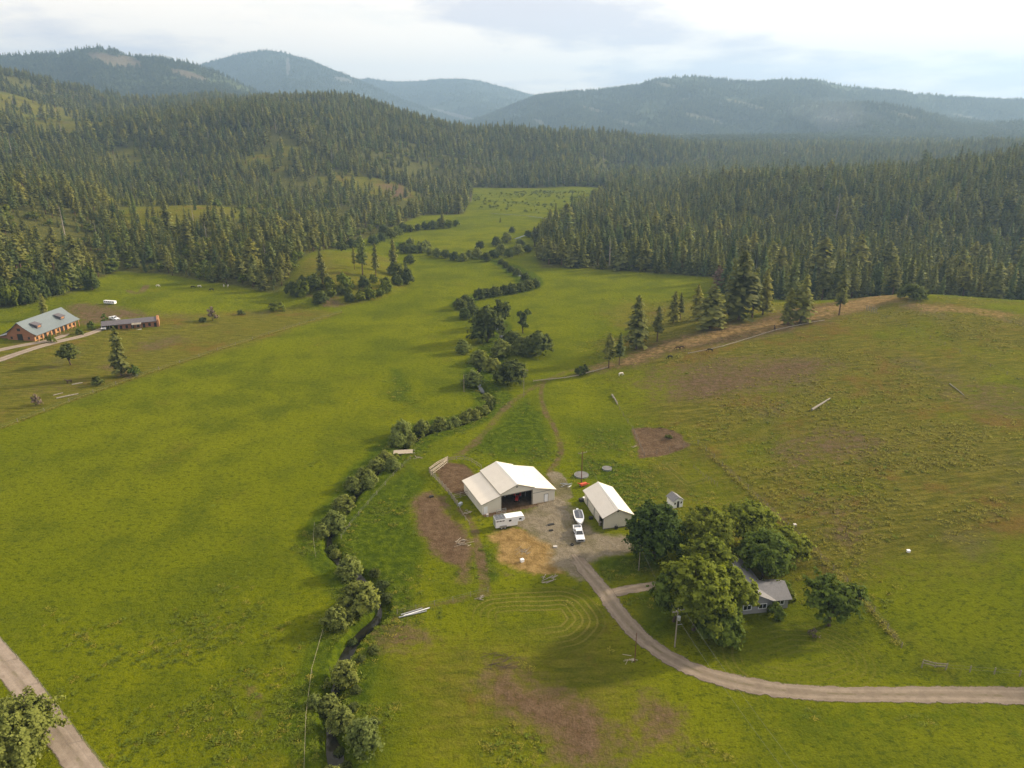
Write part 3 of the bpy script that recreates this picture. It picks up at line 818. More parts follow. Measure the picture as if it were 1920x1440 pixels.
# ------------------------------------------------------------------ mountains
def forest_slope_material(name, dark, light, bare, bare_amt):
    t = NT(name)
    p = t.pos()
    n1 = t.noise(p, 0.0016, 6, 0.6); n2 = t.noise(p, 0.011, 5, 0.65); n3 = t.noise(t.vmul(p, (1, 1, 0.35)), 0.075, 3, 0.7)
    c = t.mix(t.step(n2, 0.35, 0.68), dark, light)
    c = t.mix(t.math('MULTIPLY', t.step(n1, 0.48, 0.66), 0.7), c, tuple(x * 1.45 for x in light))
    b = t.attr('bare').outputs['Fac']
    c = t.mix(t.step(t.math('ADD', b, t.math('MULTIPLY', t.math('SUBTRACT', n2, 0.5), 0.8)), 0.35, 0.75, 0, bare_amt), c, bare)
    return t.done(t.bsdf(c, 1.0, 0, 0.05, t.bump(n3, 14.0, 1.0)))
def range_sheet(name, sky, d_ridge, d_front, d_back, z_base, mat, seed, rough, bare=(), nv=90, nu=360):
    """a mountain as a height sheet: foot towards the valley, crest at its own distance, back slope behind"""
    sp = np.array(sky, float)
    px = np.linspace(sp[0, 0], sp[-1, 0], nu)
    py = np.interp(px, sp[:, 0], sp[:, 1])
    dr = np.interp(px, [p[0] for p in d_ridge], [p[1] for p in d_ridge])
    cr = np.array([at_d(a, b, d) for a, b, d in zip(px, py, dr)])
    slope = (px - 960) / F_PX / math.cos(PITCH)      # bearing used to lay out the columns
    bx = np.array([ray(a, b)[0] / ray(a, b)[1] for a, b in zip(px, py)])
    v = np.linspace(0, 1, nv)
    dist = np.where(v[None] < 0.7, d_front + (dr[:, None] - d_front) * (v[None] / 0.7), dr[:, None] + (d_back - dr[:, None]) * ((v[None] - 0.7) / 0.3))
    X = bx[:, None] * dist; Y = dist
    t = np.clip(v / 0.7, 0, 1)
    prof = np.where(v < 0.7, 0.35 * t + 0.65 * t ** 2.1, 1 - ((v - 0.7) / 0.3) ** 1.3)
    Zm = z_base + (cr[:, 2][:, None] - z_base) * prof[None]
    env = np.sin(np.clip(v / 0.7, 0, 1) * math.pi) ** 0.8
    gul = fbm(X / 700, Y / 1500, seed, 5) * 1.0 - np.abs(fbm(X / 450, Y / 900, seed + 5, 4)) * 1.2
    Zm = Zm + gul * rough * env[None] + fbm(X / 60, Y / 60, seed + 9, 2) * 5
    i, j = np.meshgrid(np.arange(nu - 1), np.arange(nv - 1), indexing='ij')
    a = (i * nv + j).ravel()
    V = np.stack([X.ravel(), Y.ravel(), Zm.ravel()], 1)
    me = mesh_np(name, V, np.stack([a, a + nv, a + nv + 1, a + 1], 1), (mat,), True)
    # clearings are spots on the slope, at the place where the sight line meets it
    dep = Y * math.cos(PITCH) + (CAM_H - Zm) * math.sin(PITCH)
    PX = 960 + F_PX * X / dep
    PY = 720 + F_PX * ((CAM_H - Zm) * math.cos(PITCH) - Y * math.sin(PITCH)) / dep
    B = np.zeros(X.shape)
    for bx0, by0, w, h in bare:
        B = np.maximum(B, 1 - sstep(0.5, 1.1, np.hypot((PX - bx0) / w, (PY - by0 - (PX - bx0) * 0.25) / h)))
    B *= (v[None] < 0.7)
    attr_float(me, 'bare', B.ravel())
    o = tag(link(name, me), kind='structure')
    return X, Y, Zm, B
m_left = forest_slope_material('left_range_forest', (0.050, 0.068, 0.028), (0.100, 0.120, 0.042), (0.19, 0.135, 0.10), 0.6)
m_peak = forest_slope_material('peak_forest', (0.032, 0.046, 0.034), (0.055, 0.072, 0.045), (0.20, 0.19, 0.17), 0.6)
m_right = forest_slope_material('right_range_forest', (0.045, 0.062, 0.032), (0.080, 0.100, 0.046), (0.20, 0.18, 0.11), 0.6)
RA = range_sheet('mountain_range', [(-520,120),(-200,100),(0,105),(60,101),(115,100),(145,91),(180,88),(215,95),(250,105),(310,110),(350,117),(375,124),(420,142),(480,172),(560,205),(660,232),(760,250)],
                 [(-520,3600),(760,3300)], 2000, 4300, 40, m_left, 101, 90, [(205,112,55,13),(240,115,35,12),(352,140,48,8),(60,150,40,10)])
RB = range_sheet('mountain_peak', [(150,190),(280,152),(370,122),(420,108),(460,98),(485,95),(505,93),(530,97),(580,112),(650,140),(700,162),(760,190),(830,215),(920,240),(1010,255)],
                 [(150,6200),(1010,5600)], 3300, 7600, 45, m_peak, 131, 150, [(540,125,5,22),(620,190,50,9),(645,150,26,5)])
RC = range_sheet('mountain_ridge', [(560,170),(620,155),(690,147),(730,152),(780,152),(820,148),(870,147),(900,152),(950,165),(1005,180),(1060,205),(1120,230),(1200,250)],
                 [(560,7600),(1200,7000)], 4300, 9000, 45, m_peak, 151, 150, [(850,215,60,5)])
RD = range_sheet('wooded_range', [(860,236),(920,215),(965,197),(1005,181),(1060,174),(1150,167),(1200,161),(1212,153),(1240,147),(1300,143),(1340,148),(1415,156),(1440,153),(1480,150),(1530,149),(1560,158),(1620,167),(1700,174),(1780,182),(1860,188),(1920,188),(2100,185),(2400,190)],
                 [(860,4800),(1300,4200),(2400,4300)], 2300, 5600, 38, m_right, 171, 230, [(1285,185,14,4),(1320,222,60,6),(1440,265,30,6),(1560,225,40,5),(1010,228,14,7),(1110,205,40,4),(1400,196,50,5),(1690,215,50,5),(1180,232,40,4),(1830,225,60,5),(1250,160,30,4)])
RE = range_sheet('foothills', [(1120,276),(1220,268),(1300,264),(1400,260),(1500,264),(1580,258),(1650,250),(1750,244),(1850,236),(1920,230),(2100,224),(2300,224)],
                 [(1120,2700),(2300,2700)], 2050, 3300, 34, m_right, 191, 34, [(1450,270,40,4),(1700,256,60,4),(1790,250,40,4),(1880,244,50,5),(1830,262,60,4)], 50, 240)

# ------------------------------------------------------------------ trees
def rand_unit(n, r):
    v = r.normal(size=(n, 3)); return v / np.linalg.norm(v, axis=1)[:, None]
def cards(C, Nrm, size, r, aspect=1.0):
    """one quad per centre, facing roughly along Nrm"""
    n = len(C)
    t = np.cross(Nrm, rand_unit(n, r)); t /= np.linalg.norm(t, axis=1)[:, None] + 1e-9
    b = np.cross(Nrm, t)
    s = np.broadcast_to(np.asarray(size), (n,))[:, None] / 2
    V = np.stack([C - t * s * aspect - b * s * 0.55, C + t * s * aspect - b * s, C + t * s * aspect * 0.6 + b * s, C - t * s * aspect + b * s * 0.7], 1)
    return V.reshape(-1, 3), np.arange(4 * n).reshape(n, 4)
def conifer_meshes(seed, kind, dense, name):
    """unit tree about 20 m tall; kind: fir (narrow), pine (open, bare below), snag"""
    r = np.random.default_rng(seed)
    H = 20.0
    tr = MB()
    lean = r.normal(size=2) * 0.012
    ks = [0, 0.15, 0.4, 0.7, 1.0]
    tr.tube([(lean[0] * H * k, lean[1] * H * k, H * k * 0.97 - (0.6 if k == 0 else 0)) for k in ks], [0.36, 0.28, 0.21, 0.12, 0.03], 6)
    if kind == 'snag':
        for _ in range(16):
            h = H * r.uniform(0.3, 0.95); az = r.uniform(0, 6.28); L = 1.6 * (1.1 - h / H) + 0.3
            tr.tube([(lean[0] * h, lean[1] * h, h), (math.cos(az) * L, math.sin(az) * L, h + r.uniform(-0.3, 0.4))], [0.06, 0.02], 4)
        return tr.mesh(name + '_trunk', M['dead_wood']), None
    base, Rm, pw = {'fir': (0.07, 3.0, 0.85), 'pine': (0.26, 3.1, 0.55), 'young': (0.04, 3.9, 0.8), 'full': (0.10, 4.2, 0.62)}[kind]
    C = []; N = []; S = []; T = []
    nb = dense
    for k in range(nb):
        f = base + (1 - base) * ((k + r.uniform()) / nb) ** 0.9
        g = (f - base) / (1 - base)
        L = Rm * (1 - g) ** pw * r.uniform(0.55, 1.15) + 0.12
        if kind in ('pine', 'full'):
            L *= 0.62 + 0.5 * math.sin(min(1, g * 2.6 + 0.15) * math.pi * 0.5)
            if r.uniform() < 0.12: continue
        az = k * 2.399 + r.uniform(-0.5, 0.5)
        droop = r.uniform(-0.30, 0.02) if kind != 'pine' else r.uniform(-0.12, 0.22)
        m = max(2, int(1.5 + L * 2.2))
        for q in range(m):
            u = (q + r.uniform(0.3, 1.0)) / m
            a2 = az + r.normal() * 0.22
            rad = L * (0.15 + 0.85 * u)
            z = H * f + rad * droop - 0.10 * rad * rad / max(L, .5) + r.normal() * 0.16
            C.append((math.cos(a2) * rad + lean[0] * H * f, math.sin(a2) * rad + lean[1] * H * f, z))
            N.append((math.cos(a2) * 0.5 + r.normal() * 0.35, math.sin(a2) * 0.5 + r.normal() * 0.35, 0.75 + r.normal() * 0.3))
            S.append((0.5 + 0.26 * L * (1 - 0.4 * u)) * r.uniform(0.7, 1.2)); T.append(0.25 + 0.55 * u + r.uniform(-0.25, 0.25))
    C.append((lean[0] * H, lean[1] * H, H * 0.985)); N.append((1, 0, 0.2)); S.append(0.55); T.append(0.6)
    C.append((lean[0] * H, lean[1] * H, H * 0.985)); N.append((0, 1, 0.2)); S.append(0.55); T.append(0.6)
    C = np.array(C); N = np.array(N); N /= np.linalg.norm(N, axis=1)[:, None]
    V, Q = cards(C, N, np.array(S), r, 1.25)
    mat = {'fir': M['fir_needles'], 'pine': M['pine_needles'], 'young': M['young_needles'], 'full': M['pine_needles']}[kind]
    out = C * np.array([1, 1, 0]); out /= np.linalg.norm(out, axis=1)[:, None] + 0.3
    sn = out * 0.75 + N * 0.5 + np.array([0, 0, 0.35]); sn /= np.linalg.norm(sn, axis=1)[:, None]
    cr = mesh_np(name + '_crown', V, Q, (mat,), normals=np.repeat(sn, 4, 0))
    attr_float(cr, 'tint', np.repeat(np.array(T), 4))
    return tr.mesh(name + '_trunk', M['pine_bark']), cr
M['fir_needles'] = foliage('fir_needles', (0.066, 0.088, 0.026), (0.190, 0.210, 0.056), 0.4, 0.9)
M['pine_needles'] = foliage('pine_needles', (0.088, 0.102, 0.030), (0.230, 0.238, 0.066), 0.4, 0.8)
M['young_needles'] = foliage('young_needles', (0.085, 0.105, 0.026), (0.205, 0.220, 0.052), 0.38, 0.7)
M['rusty_needles'] = foliage('rusty_needles', (0.11, 0.065, 0.045), (0.20, 0.125, 0.085), 0.2, 0.1)
M['far_needles'] = foliage('far_needles', (0.044, 0.062, 0.024), (0.105, 0.125, 0.040), 0.3, 0.7)

def limb_tree(r, H, crown_r, crown_h, lobes, trunk_r, base_h):
    """trunk with forking limbs that reach into the crown lobes"""
    mb = MB()
    fork = Vector((r.normal() * 0.02 * H, r.normal() * 0.02 * H, base_h))
    mb.tube([(0, 0, -0.4), (fork.x * 0.5, fork.y * 0.5, base_h * 0.5), fork], [trunk_r * 1.25, trunk_r, trunk_r * 0.85], 8)
    for (c, rad) in lobes:
        e = Vector(c); m = fork.lerp(e, 0.5) + Vector((r.normal() * 0.05 * H, r.normal() * 0.05 * H, 0.04 * H))
        mb.tube([fork - Vector((0, 0, 0.2)), m, e], [trunk_r * 0.55, trunk_r * 0.3, trunk_r * 0.08], 6)
        for _ in range(3):
            d = Vector(rand_unit(1, r)[0]) * rad * 0.8; d.z = abs(d.z) * 0.8
            mb.tube([m.lerp(e, r.uniform(0.2, 0.9)), e + d], [trunk_r * 0.13, trunk_r * 0.03], 4, cap=False)
    return mb
def broadleaf_meshes(seed, name, H, Rc, leaf, n_leaf, mat, base=0.22, lobes_n=9, open_=0.25, squash=0.8, trunk=None, shape='round'):
    r = np.random.default_rng(seed)
    lobes = []
    z0 = H * base
    for k in range(lobes_n):
        f = (k + 0.5) / lobes_n
        z = z0 + (H - z0) * (0.15 + 0.72 * f)
        if shape == 'round': rr_ = Rc * math.sin(math.pi * (0.22 + 0.68 * f)) ** 0.7
        elif shape == 'bush': rr_ = Rc * math.cos(f * math.pi * 0.45) ** 0.6
        else: rr_ = Rc * (0.7 + 0.3 * math.sin(f * 9))
        az = k * 2.399 + r.uniform(-0.4, 0.4)
        q = r.uniform(0.35, 0.72) * rr_
        rad = max(0.32 * Rc, rr_ * r.uniform(0.42, 0.62))
        lobes.append(((math.cos(az) * q, math.sin(az) * q, min(z, H - rad * squash * 0.7)), rad))
    tm = limb_tree(r, H, Rc, H - z0, lobes, trunk or H * 0.022, max(0.4, z0 * 0.9)).mesh(name + '_trunk', M['bark'])
    wts = np.array([l[1] ** 2 for l in lobes]); cnt = (wts / wts.sum() * n_leaf).astype(int)
    Cs, Ns, Ts, Ss = [], [], [], []
    for (c, rad), k in zip(lobes, cnt):
        sp_ = rand_unit(max(9, int(26 * (rad / Rc))), r)
        d = sp_[r.integers(0, len(sp_), k)] + r.normal(size=(k, 3)) * 0.20
        d /= np.linalg.norm(d, axis=1)[:, None]
        d[:, 2] = np.where(d[:, 2] < -0.5, -d[:, 2], d[:, 2])
        # uneven, twiggy shell with gaps
        bump_ = 0.78 + 0.34 * np.sin(d[:, 0] * 5 + seed) * np.sin(d[:, 1] * 4.3 + 2 * seed) + 0.16 * np.sin(d[:, 2] * 11 + seed)
        keep = r.uniform(size=k) > open_ * (np.sin(d[:, 0] * 7 + seed * 3) * np.sin(d[:, 2] * 6 + d[:, 1] * 5) > 0.15)
        u = 1.12 - np.abs(r.normal(size=k)) * 0.26
        P = np.array(c) + d * (rad * bump_ * u)[:, None] * np.array([1, 1, squash])
        keep &= P[:, 2] > 0.05
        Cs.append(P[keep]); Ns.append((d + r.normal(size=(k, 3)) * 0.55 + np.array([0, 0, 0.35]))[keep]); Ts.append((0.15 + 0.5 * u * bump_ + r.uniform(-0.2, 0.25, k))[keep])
        Ss.append((leaf * r.uniform(0.6, 1.35, k))[keep])
    C = np.concatenate(Cs); N = np.concatenate(Ns); N /= np.linalg.norm(N, axis=1)[:, None] + 1e-9
    V, Q = cards(C, N, np.concatenate(Ss), r, 1.15)
    ax_ = C - np.array([0, 0, H * (0.5 + base * 0.3)]); ax_ /= np.linalg.norm(ax_, axis=1)[:, None] + 0.2
    sn = N * 0.7 + ax_ * 0.5 + np.array([0, 0, 0.2]); sn /= np.linalg.norm(sn, axis=1)[:, None]
    cr = mesh_np(name + '_crown', V, Q, (mat,), normals=np.repeat(sn, 4, 0))
    attr_float(cr, 'tint', np.repeat(np.concatenate(Ts), 4))
    return tm, cr
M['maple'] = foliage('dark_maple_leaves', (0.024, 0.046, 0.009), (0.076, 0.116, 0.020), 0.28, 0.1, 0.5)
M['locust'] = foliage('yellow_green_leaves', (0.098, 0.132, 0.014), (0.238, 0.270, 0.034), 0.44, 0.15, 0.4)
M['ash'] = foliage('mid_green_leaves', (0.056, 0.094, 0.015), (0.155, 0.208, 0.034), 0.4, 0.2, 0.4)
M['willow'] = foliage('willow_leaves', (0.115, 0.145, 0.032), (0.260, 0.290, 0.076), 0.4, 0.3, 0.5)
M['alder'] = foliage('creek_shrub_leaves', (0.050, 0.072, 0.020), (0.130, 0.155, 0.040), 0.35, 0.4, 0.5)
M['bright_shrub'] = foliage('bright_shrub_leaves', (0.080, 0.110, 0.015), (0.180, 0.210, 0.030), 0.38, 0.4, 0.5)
M['dead_twigs'] = foliage('dead_twigs', (0.10, 0.075, 0.055), (0.20, 0.155, 0.12), 0.05, 0.2, 0.5)

def place_tree(name, meshes, loc, s, rz, label, cat, group=None, sx=1.0):
    o = thing(name, label, cat, loc, rz, group)
    o.scale = (s * sx, s * sx, s)
    link('trunk', meshes[0], o)
    if meshes[1]: link('crown', meshes[1], o)
    return o

# conifers standing alone (base pixel, top pixel, kind)
HQ = {'fir': [conifer_meshes(200 + k, 'fir', 120, 'fir') for k in range(3)],
      'pine': [conifer_meshes(220 + k, 'pine', 105, 'pine') for k in range(4)],
      'full': [conifer_meshes(230 + k, 'full', 130, 'full_pine') for k in range(3)],
      'young': [conifer_meshes(240 + k, 'young', 90, 'young_fir') for k in range(2)],
      'snag': []}
_t, _c = conifer_meshes(260, 'full', 80, 'dead_pine')
_c.materials[0] = M['rusty_needles']
HQ['snag'].append((_t, _c))
def height_px(base, top_py):
    """height in metres of an upright thing whose foot and top are seen at two pixels"""
    d = ray(960, top_py)
    return CAM_H + base[1] * d[2] / d[1] - base[2]
SOLO = [
 (1141,690,623,'pine',1.0,'small open pine standing next to the lone shrub at the low end of the crest'),
 (1161,684,624,'pine',0.85,'slender small pine paired beside another small pine at the low end of the crest'),
 (1193,654,553,'full',0.95,'tall full pine with clear trunk standing alone on the lower crest'),
 (1232,640,573,'pine',0.9,'narrow dark pine between the tall lone pine and the crest group'),
 (1262,605,545,'full',0.9,'bushy pine on the meadow side of the knoll crest'),
 (1275,600,548,'pine',0.8,'thin pine leaning against the bushy pine on the meadow side'),
 (1305,600,533,'full',0.9,'rounded pine behind the broad dark pine on the crest'),
 (1330,617,533,'full',1.5,'broad dark pine with low branches on the brown crest'),
 (1346,545,497,'snag',1.3,'dead reddish conifer at the edge of the forest meadow'),
 (1385,600,470,'full',1.15,'tallest green pine of the crest group beside the dead conifer'),
 (1410,597,505,'pine',0.9,'middle pine of the crest group with bare lower trunk'),
 (1430,590,505,'full',0.85,'right pine of the crest group leaning over the dry grass'),
 (1477,608,540,'full',0.9,'shorter of the two pines standing close together above the rail fence'),
 (1500,606,515,'full',1.0,'taller of the two pines standing close together above the rail fence'),
 (1573,591,508,'pine',0.85,'spindly pine with bare leaning trunk alone on the top of the crest'),
 (1443,522,452,'full',1.1,'sunlit pine at the forest edge behind the crest group'),
 (1531,540,445,'full',1.45,'broad sunlit pine at the forest edge behind the two paired pines'),
 (1600,536,440,'full',1.1,'tall yellowish pine at the forest edge beyond the spindly pine'),
 (1655,540,450,'full',1.1,'yellowish pine at the forest edge next to the rounded green bush'),
 (1790,548,460,'full',1.0,'dark pine standing forward of the forest to the right of the rounded bush'),
 (228,705,612,'full',0.95,'tall ragged pine with wide bottom branches in the left pasture'),
 (680,515,440,'pine',1.0,'tall pine with dark open crown on the rocky knoll'),
 (705,520,455,'pine',0.9,'middle pine of the rocky knoll with reddish lower crown'),
 (738,512,447,'pine',0.95,'tall pine with bare trunk at the meadow side of the rocky knoll'),
 (762,530,488,'pine',1.0,'last small pine at the tip of the rocky knoll'),
 (605,530,470,'full',1.1,'bushy pine on the grassy saddle of the rocky knoll'),
 (665,505,462,'pine',0.8,'thin dark pine at the left of the knoll group'),
 (748,432,396,'pine',1.0,'solitary pine beside the far meadow shrubs'),
 (830,428,394,'full',1.0,'dark conifer among shrubs at the far bend of the meadow'),
 (938,417,406,'young',1.2,'single small tree standing in the far meadow'),
 (86,600,550,'pine',1.1,'thin pine rising behind the blue-roofed barn'),
]
SOLO_XY = []
for k, (px, py, top, kind, wx, lab) in enumerate(SOLO):
    b = W(px, py); h = height_px(b, top)
    vs = HQ[kind]
    SOLO_XY.append((b[0], b[1]))
    place_tree('dead_tree' if kind == 'snag' else 'pine_tree', vs[k % len(vs)], (b[0], b[1], b[2] - 0.1), h / 20.0, rnd.uniform(0, 6.28), lab, 'tree', sx=wx * (1.3 if k < 20 else 1.0))

# ------------------------------------------------------------------ forest
protos = bpy.data.collections.new('forest_stock')           # not linked to the scene: only instanced
def stock(name, meshes, s=1.0):
    tr, cr = meshes
    import bmesh
    V = []; 
    bm = bmesh.new(); bm.from_mesh(tr)
    if cr: bm.from_mesh(cr)
    me = bpy.data.meshes.new(name)
    bm.to_mesh(me); bm.free()
    nt = len(tr.polygons)
    me.materials.append(tr.materials[0])
    if cr:
        me.materials.append(cr.materials[0])
        me.polygons.foreach_set('material_index', np.array([0] * nt + [1] * (len(me.polygons) - nt), np.int32))
    if cr:
        t = np.zeros(len(me.vertices), np.float32)
        src = np.zeros(len(cr.vertices), np.float32); cr.attributes['tint'].data.foreach_get('value', src)
        t[len(tr.vertices):] = src
        if 'tint' in me.attributes: me.attributes['tint'].data.foreach_set('value', t)
        else: attr_float(me, 'tint', t)
        nn = np.zeros((len(me.vertices), 3), np.float32); nn[len(tr.vertices):] = NORMALS[cr.name]
        me.polygons.foreach_set('use_smooth', np.ones(len(me.polygons), bool))
        me.normals_split_custom_set_from_vertices(nn)
    o = bpy.data.objects.new(name, me)
    protos.objects.link(o)
    return o
STOCK = []
for k in range(4): STOCK.append(stock('stock_a%d' % k, conifer_meshes(300 + k, 'fir', 74 + 6 * k, 'f')))
for k in range(3): STOCK.append(stock('stock_b%d' % k, conifer_meshes(310 + k, 'pine', 80, 'p')))
for k in range(2): STOCK.append(stock('stock_c%d' % k, conifer_meshes(320 + k, 'full', 90, 'q')))
STOCK.append(stock('stock_d0', conifer_meshes(330, 'young', 46, 'y')))
STOCK.append(stock('stock_e0', conifer_meshes(331, 'snag', 0, 's')))
for k in range(2):
    STOCK.append(stock('stock_g%d' % k, broadleaf_meshes(340 + k, 'b', 20.0, 8.5, 2.2, 420, M['bright_shrub'], 0.1, 6, 0.2)))
def far_stock(name, seed):
    r = np.random.default_rng(seed)
    C = []; N = []; S = []; T = []
    for k in range(16):
        f = (k + r.uniform()) / 16; L = 2.6 * (1 - f) + 0.2; az = k * 2.4
        C.append((math.cos(az) * L * 0.6, math.sin(az) * L * 0.6, 20 * (0.08 + 0.9 * f))); N.append((math.cos(az) * .7, math.sin(az) * .7, 0.6)); S.append(1.6 * L + 0.9); T.append(r.uniform(0.1, 0.9))
    C = np.array(C); N = np.array(N); N /= np.linalg.norm(N, axis=1)[:, None]
    V, Q = cards(C, N, np.array(S), r, 0.9)
    cr = mesh_np(name, V, Q, (M['far_needles'],))
    attr_float(cr, 'tint', np.repeat(np.array(T), 4))
    o = bpy.data.objects.new(name, cr); fars.objects.link(o)
fars = bpy.data.collections.new('far_forest_stock')
for k in range(4): far_stock('far_%d' % k, 350 + k)

def scatter(name, P, vi, rz, sc, coll, label, cat):
    me = bpy.data.meshes.new(name)
    me.vertices.add(len(P)); me.vertices.foreach_set('co', np.asarray(P, np.float32).ravel())
    a = me.attributes.new('vi', 'INT', 'POINT'); a.data.foreach_set('value', np.asarray(vi, np.int32))
    attr_float(me, 'rz', rz)
    a = me.attributes.new('sc', 'FLOAT_VECTOR', 'POINT'); a.data.foreach_set('vector', np.asarray(sc, np.float32).ravel())
    o = link(name, me)
    ng = bpy.data.node_groups.new(name + '_nodes', 'GeometryNodeTree')
    ng.interface.new_socket('Geometry', in_out='INPUT', socket_type='NodeSocketGeometry')
    ng.interface.new_socket('Geometry', in_out='OUTPUT', socket_type='NodeSocketGeometry')
    N = ng.nodes; Lk = ng.links
    gi = N.new('NodeGroupInput'); go = N.new('NodeGroupOutput')
    ins = N.new('GeometryNodeInstanceOnPoints'); ci = N.new('GeometryNodeCollectionInfo')
    ci.inputs['Collection'].default_value = coll
    ci.inputs['Separate Children'].default_value = True
    ci.inputs['Reset Children'].default_value = True
    def na(nm, ty):
        x = N.new('GeometryNodeInputNamedAttribute'); x.data_type = ty; x.inputs['Name'].default_value = nm
        return next(s for s in x.outputs if s.enabled and s.name == 'Attribute')
    cx_ = N.new('ShaderNodeCombineXYZ'); er = N.new('FunctionNodeEulerToRotation')
    Lk.new(na('rz', 'FLOAT'), cx_.inputs[2]); Lk.new(cx_.outputs[0], er.inputs[0])
    Lk.new(gi.outputs[0], ins.inputs['Points']); Lk.new(ci.outputs[0], ins.inputs['Instance'])
    ins.inputs['Pick Instance'].default_value = True
    Lk.new(na('vi', 'INT'), ins.inputs['Instance Index'])
    Lk.new(er.outputs[0], ins.inputs['Rotation']); Lk.new(na('sc', 'FLOAT_VECTOR'), ins.inputs['Scale'])
    Lk.new(ins.outputs[0], go.inputs[0])
    md = o.modifiers.new('scatter', 'NODES'); md.node_group = ng
    return tag(o, label, cat, kind='stuff')

def jitter_grid(x0, x1, y0, y1, s, r):
    X, Y = np.meshgrid(np.arange(x0, x1, s), np.arange(y0, y1, s))
    X = X.ravel() + r.uniform(-0.5, 0.5, X.size) * s; Y = Y.ravel() + r.uniform(-0.5, 0.5, Y.size) * s
    return X, Y
fx, fy = jitter_grid(-1250, 1250, 230, 1950, 6.0, rng)
inview = np.abs(np.arctan2(fx, fy)) < R(40)
fx, fy = fx[inview], fy[inview]
fD = np.hypot(fx, fy)
Lm = in_poly(fx, fy, [tuple(p) for p in FOREST_L]); Rm_ = in_poly(fx, fy, [tuple(p) for p in FOREST_R])
mask = Lm | Rm_ | (fD > 1180)
fx, fy, fD, Rm_, Lm = fx[mask], fy[mask], fD[mask], Rm_[mask], Lm[mask]
dens = np.where(Rm_, 0.90, 0.46 + fbm(fx / 80, fy / 80, 401, 4) * 2.2)
dens = np.where(Lm & (fD > 950) & (fx > -600), dens + 0.22, dens)
for cx_, cy_, r_, s_ in CLEAR_W:
    dens = dens - s_ * 0.9 * (1 - sstep(0.55, 1.15, np.hypot(fx - cx_, (fy - cy_) * 0.6) / r_))
dens = np.where(Lm & (fx < -130) & (fD < 640), dens + 0.35, dens)
dens = np.where(fD > 1500, dens * 0.8, dens)
keep = rng.uniform(size=fx.size) < np.clip(dens, 0.07, 1)
fx, fy, fD, Rm_, Lm, dens = fx[keep], fy[keep], fD[keep], Rm_[keep], Lm[keep], dens[keep]
fz = hz(fx, fy)
n = fx.size
mixn = fbm(fx / 120, fy / 120, 421, 3)
u = rng.uniform(size=n)
pf = np.where(Rm_, 0.70, 0.42 + mixn)                       # share of firs
vi = np.where(u < pf, rng.integers(0, 4, n), np.where(rng.uniform(size=n) < 0.6, rng.integers(4, 7, n), rng.integers(7, 9, n)))
shr = (rng.uniform(size=n) < np.clip(0.16 + fbm(fx / 60, fy / 60, 431, 3) * 1.3, 0.02, 0.6)) & Lm
vi = np.where(shr, rng.integers(11, 13, n), vi)
vi = np.where(rng.uniform(size=n) < 0.018, 10, vi)
vi = np.where((rng.uniform(size=n) < 0.10) & ~shr, 9, vi)
hgt = np.where(Rm_, rng.normal(15.0, 3.8, n), rng.normal(11.5, 3.8, n)) + sstep(800, 1200, fD) * 4
left_low = Lm & (fx < -170) & (fD < 420)
hgt = np.where(left_low & (fy < 345), hgt * 0.5, hgt)
hgt = np.where(vi == 9, hgt * 0.55, hgt)
hgt = np.where(vi >= 11, rng.uniform(4, 8, n), hgt)
hgt = np.clip(hgt, 3.0, 30)
wid = hgt / 20 * rng.uniform(1.05, 1.75, n)
rzs = rng.uniform(0, 6.28, n)
# the trees that show largest become individuals
dep = fy * math.cos(PITCH) + (CAM_H - fz) * math.sin(PITCH)
ppx = 960 + F_PX * fx / dep
cand = np.where((ppx > -20) & (ppx < 1940) & (vi < 10), fD / hgt, 1e9)
order = np.argsort(cand)[:262]
single = np.zeros(n, bool); single[order] = True
rest = ~single
scatter('conifer_forest', np.stack([fx, fy, fz - 0.2], 1)[rest], vi[rest], rzs[rest], np.stack([wid, wid, hgt / 20], 1)[rest], protos,
        'dense conifer forest covering the hills on both sides of the valley', 'forest')
HQL = HQ['fir'] + HQ['fir'][:1] + HQ['pine'][:3] + HQ['full'][:2] + HQ['young'][:1]
for i in order:
    if Rm_[i] and fx[i] > 95: g = ('pine tree in the wood behind the grassy knoll', 'forest trees behind the knoll')
    elif Rm_[i]: g = ('dark conifer along the straight forest edge across the right-hand meadow', 'conifers on the right forest edge')
    elif fx[i] < -170 and fy[i] < 420: g = ('conifer on the wooded slope above the blue-roofed barn', 'conifers above the barn')
    elif fD[i] < 700: g = ('conifer on the wooded slope rising from the left pasture', 'conifers on the left slope')
    else: g = ('distant conifer of the hillside forest', 'distant conifers')
    look = ['narrow spire-shaped', 'bare-trunked open-crowned', 'broad bushy', 'short young'][0 if vi[i] < 4 else 1 if vi[i] < 7 else 2 if vi[i] < 9 else 3]
    g = (look + ' ' + g[0], g[1] + ', ' + look)
    place_tree('conifer_tree', HQL[int(vi[i])], (fx[i], fy[i], fz[i] - 0.2), hgt[i] / 20, rzs[i], g[0], 'tree', g[1], sx=wid[i] / (hgt[i] / 20))

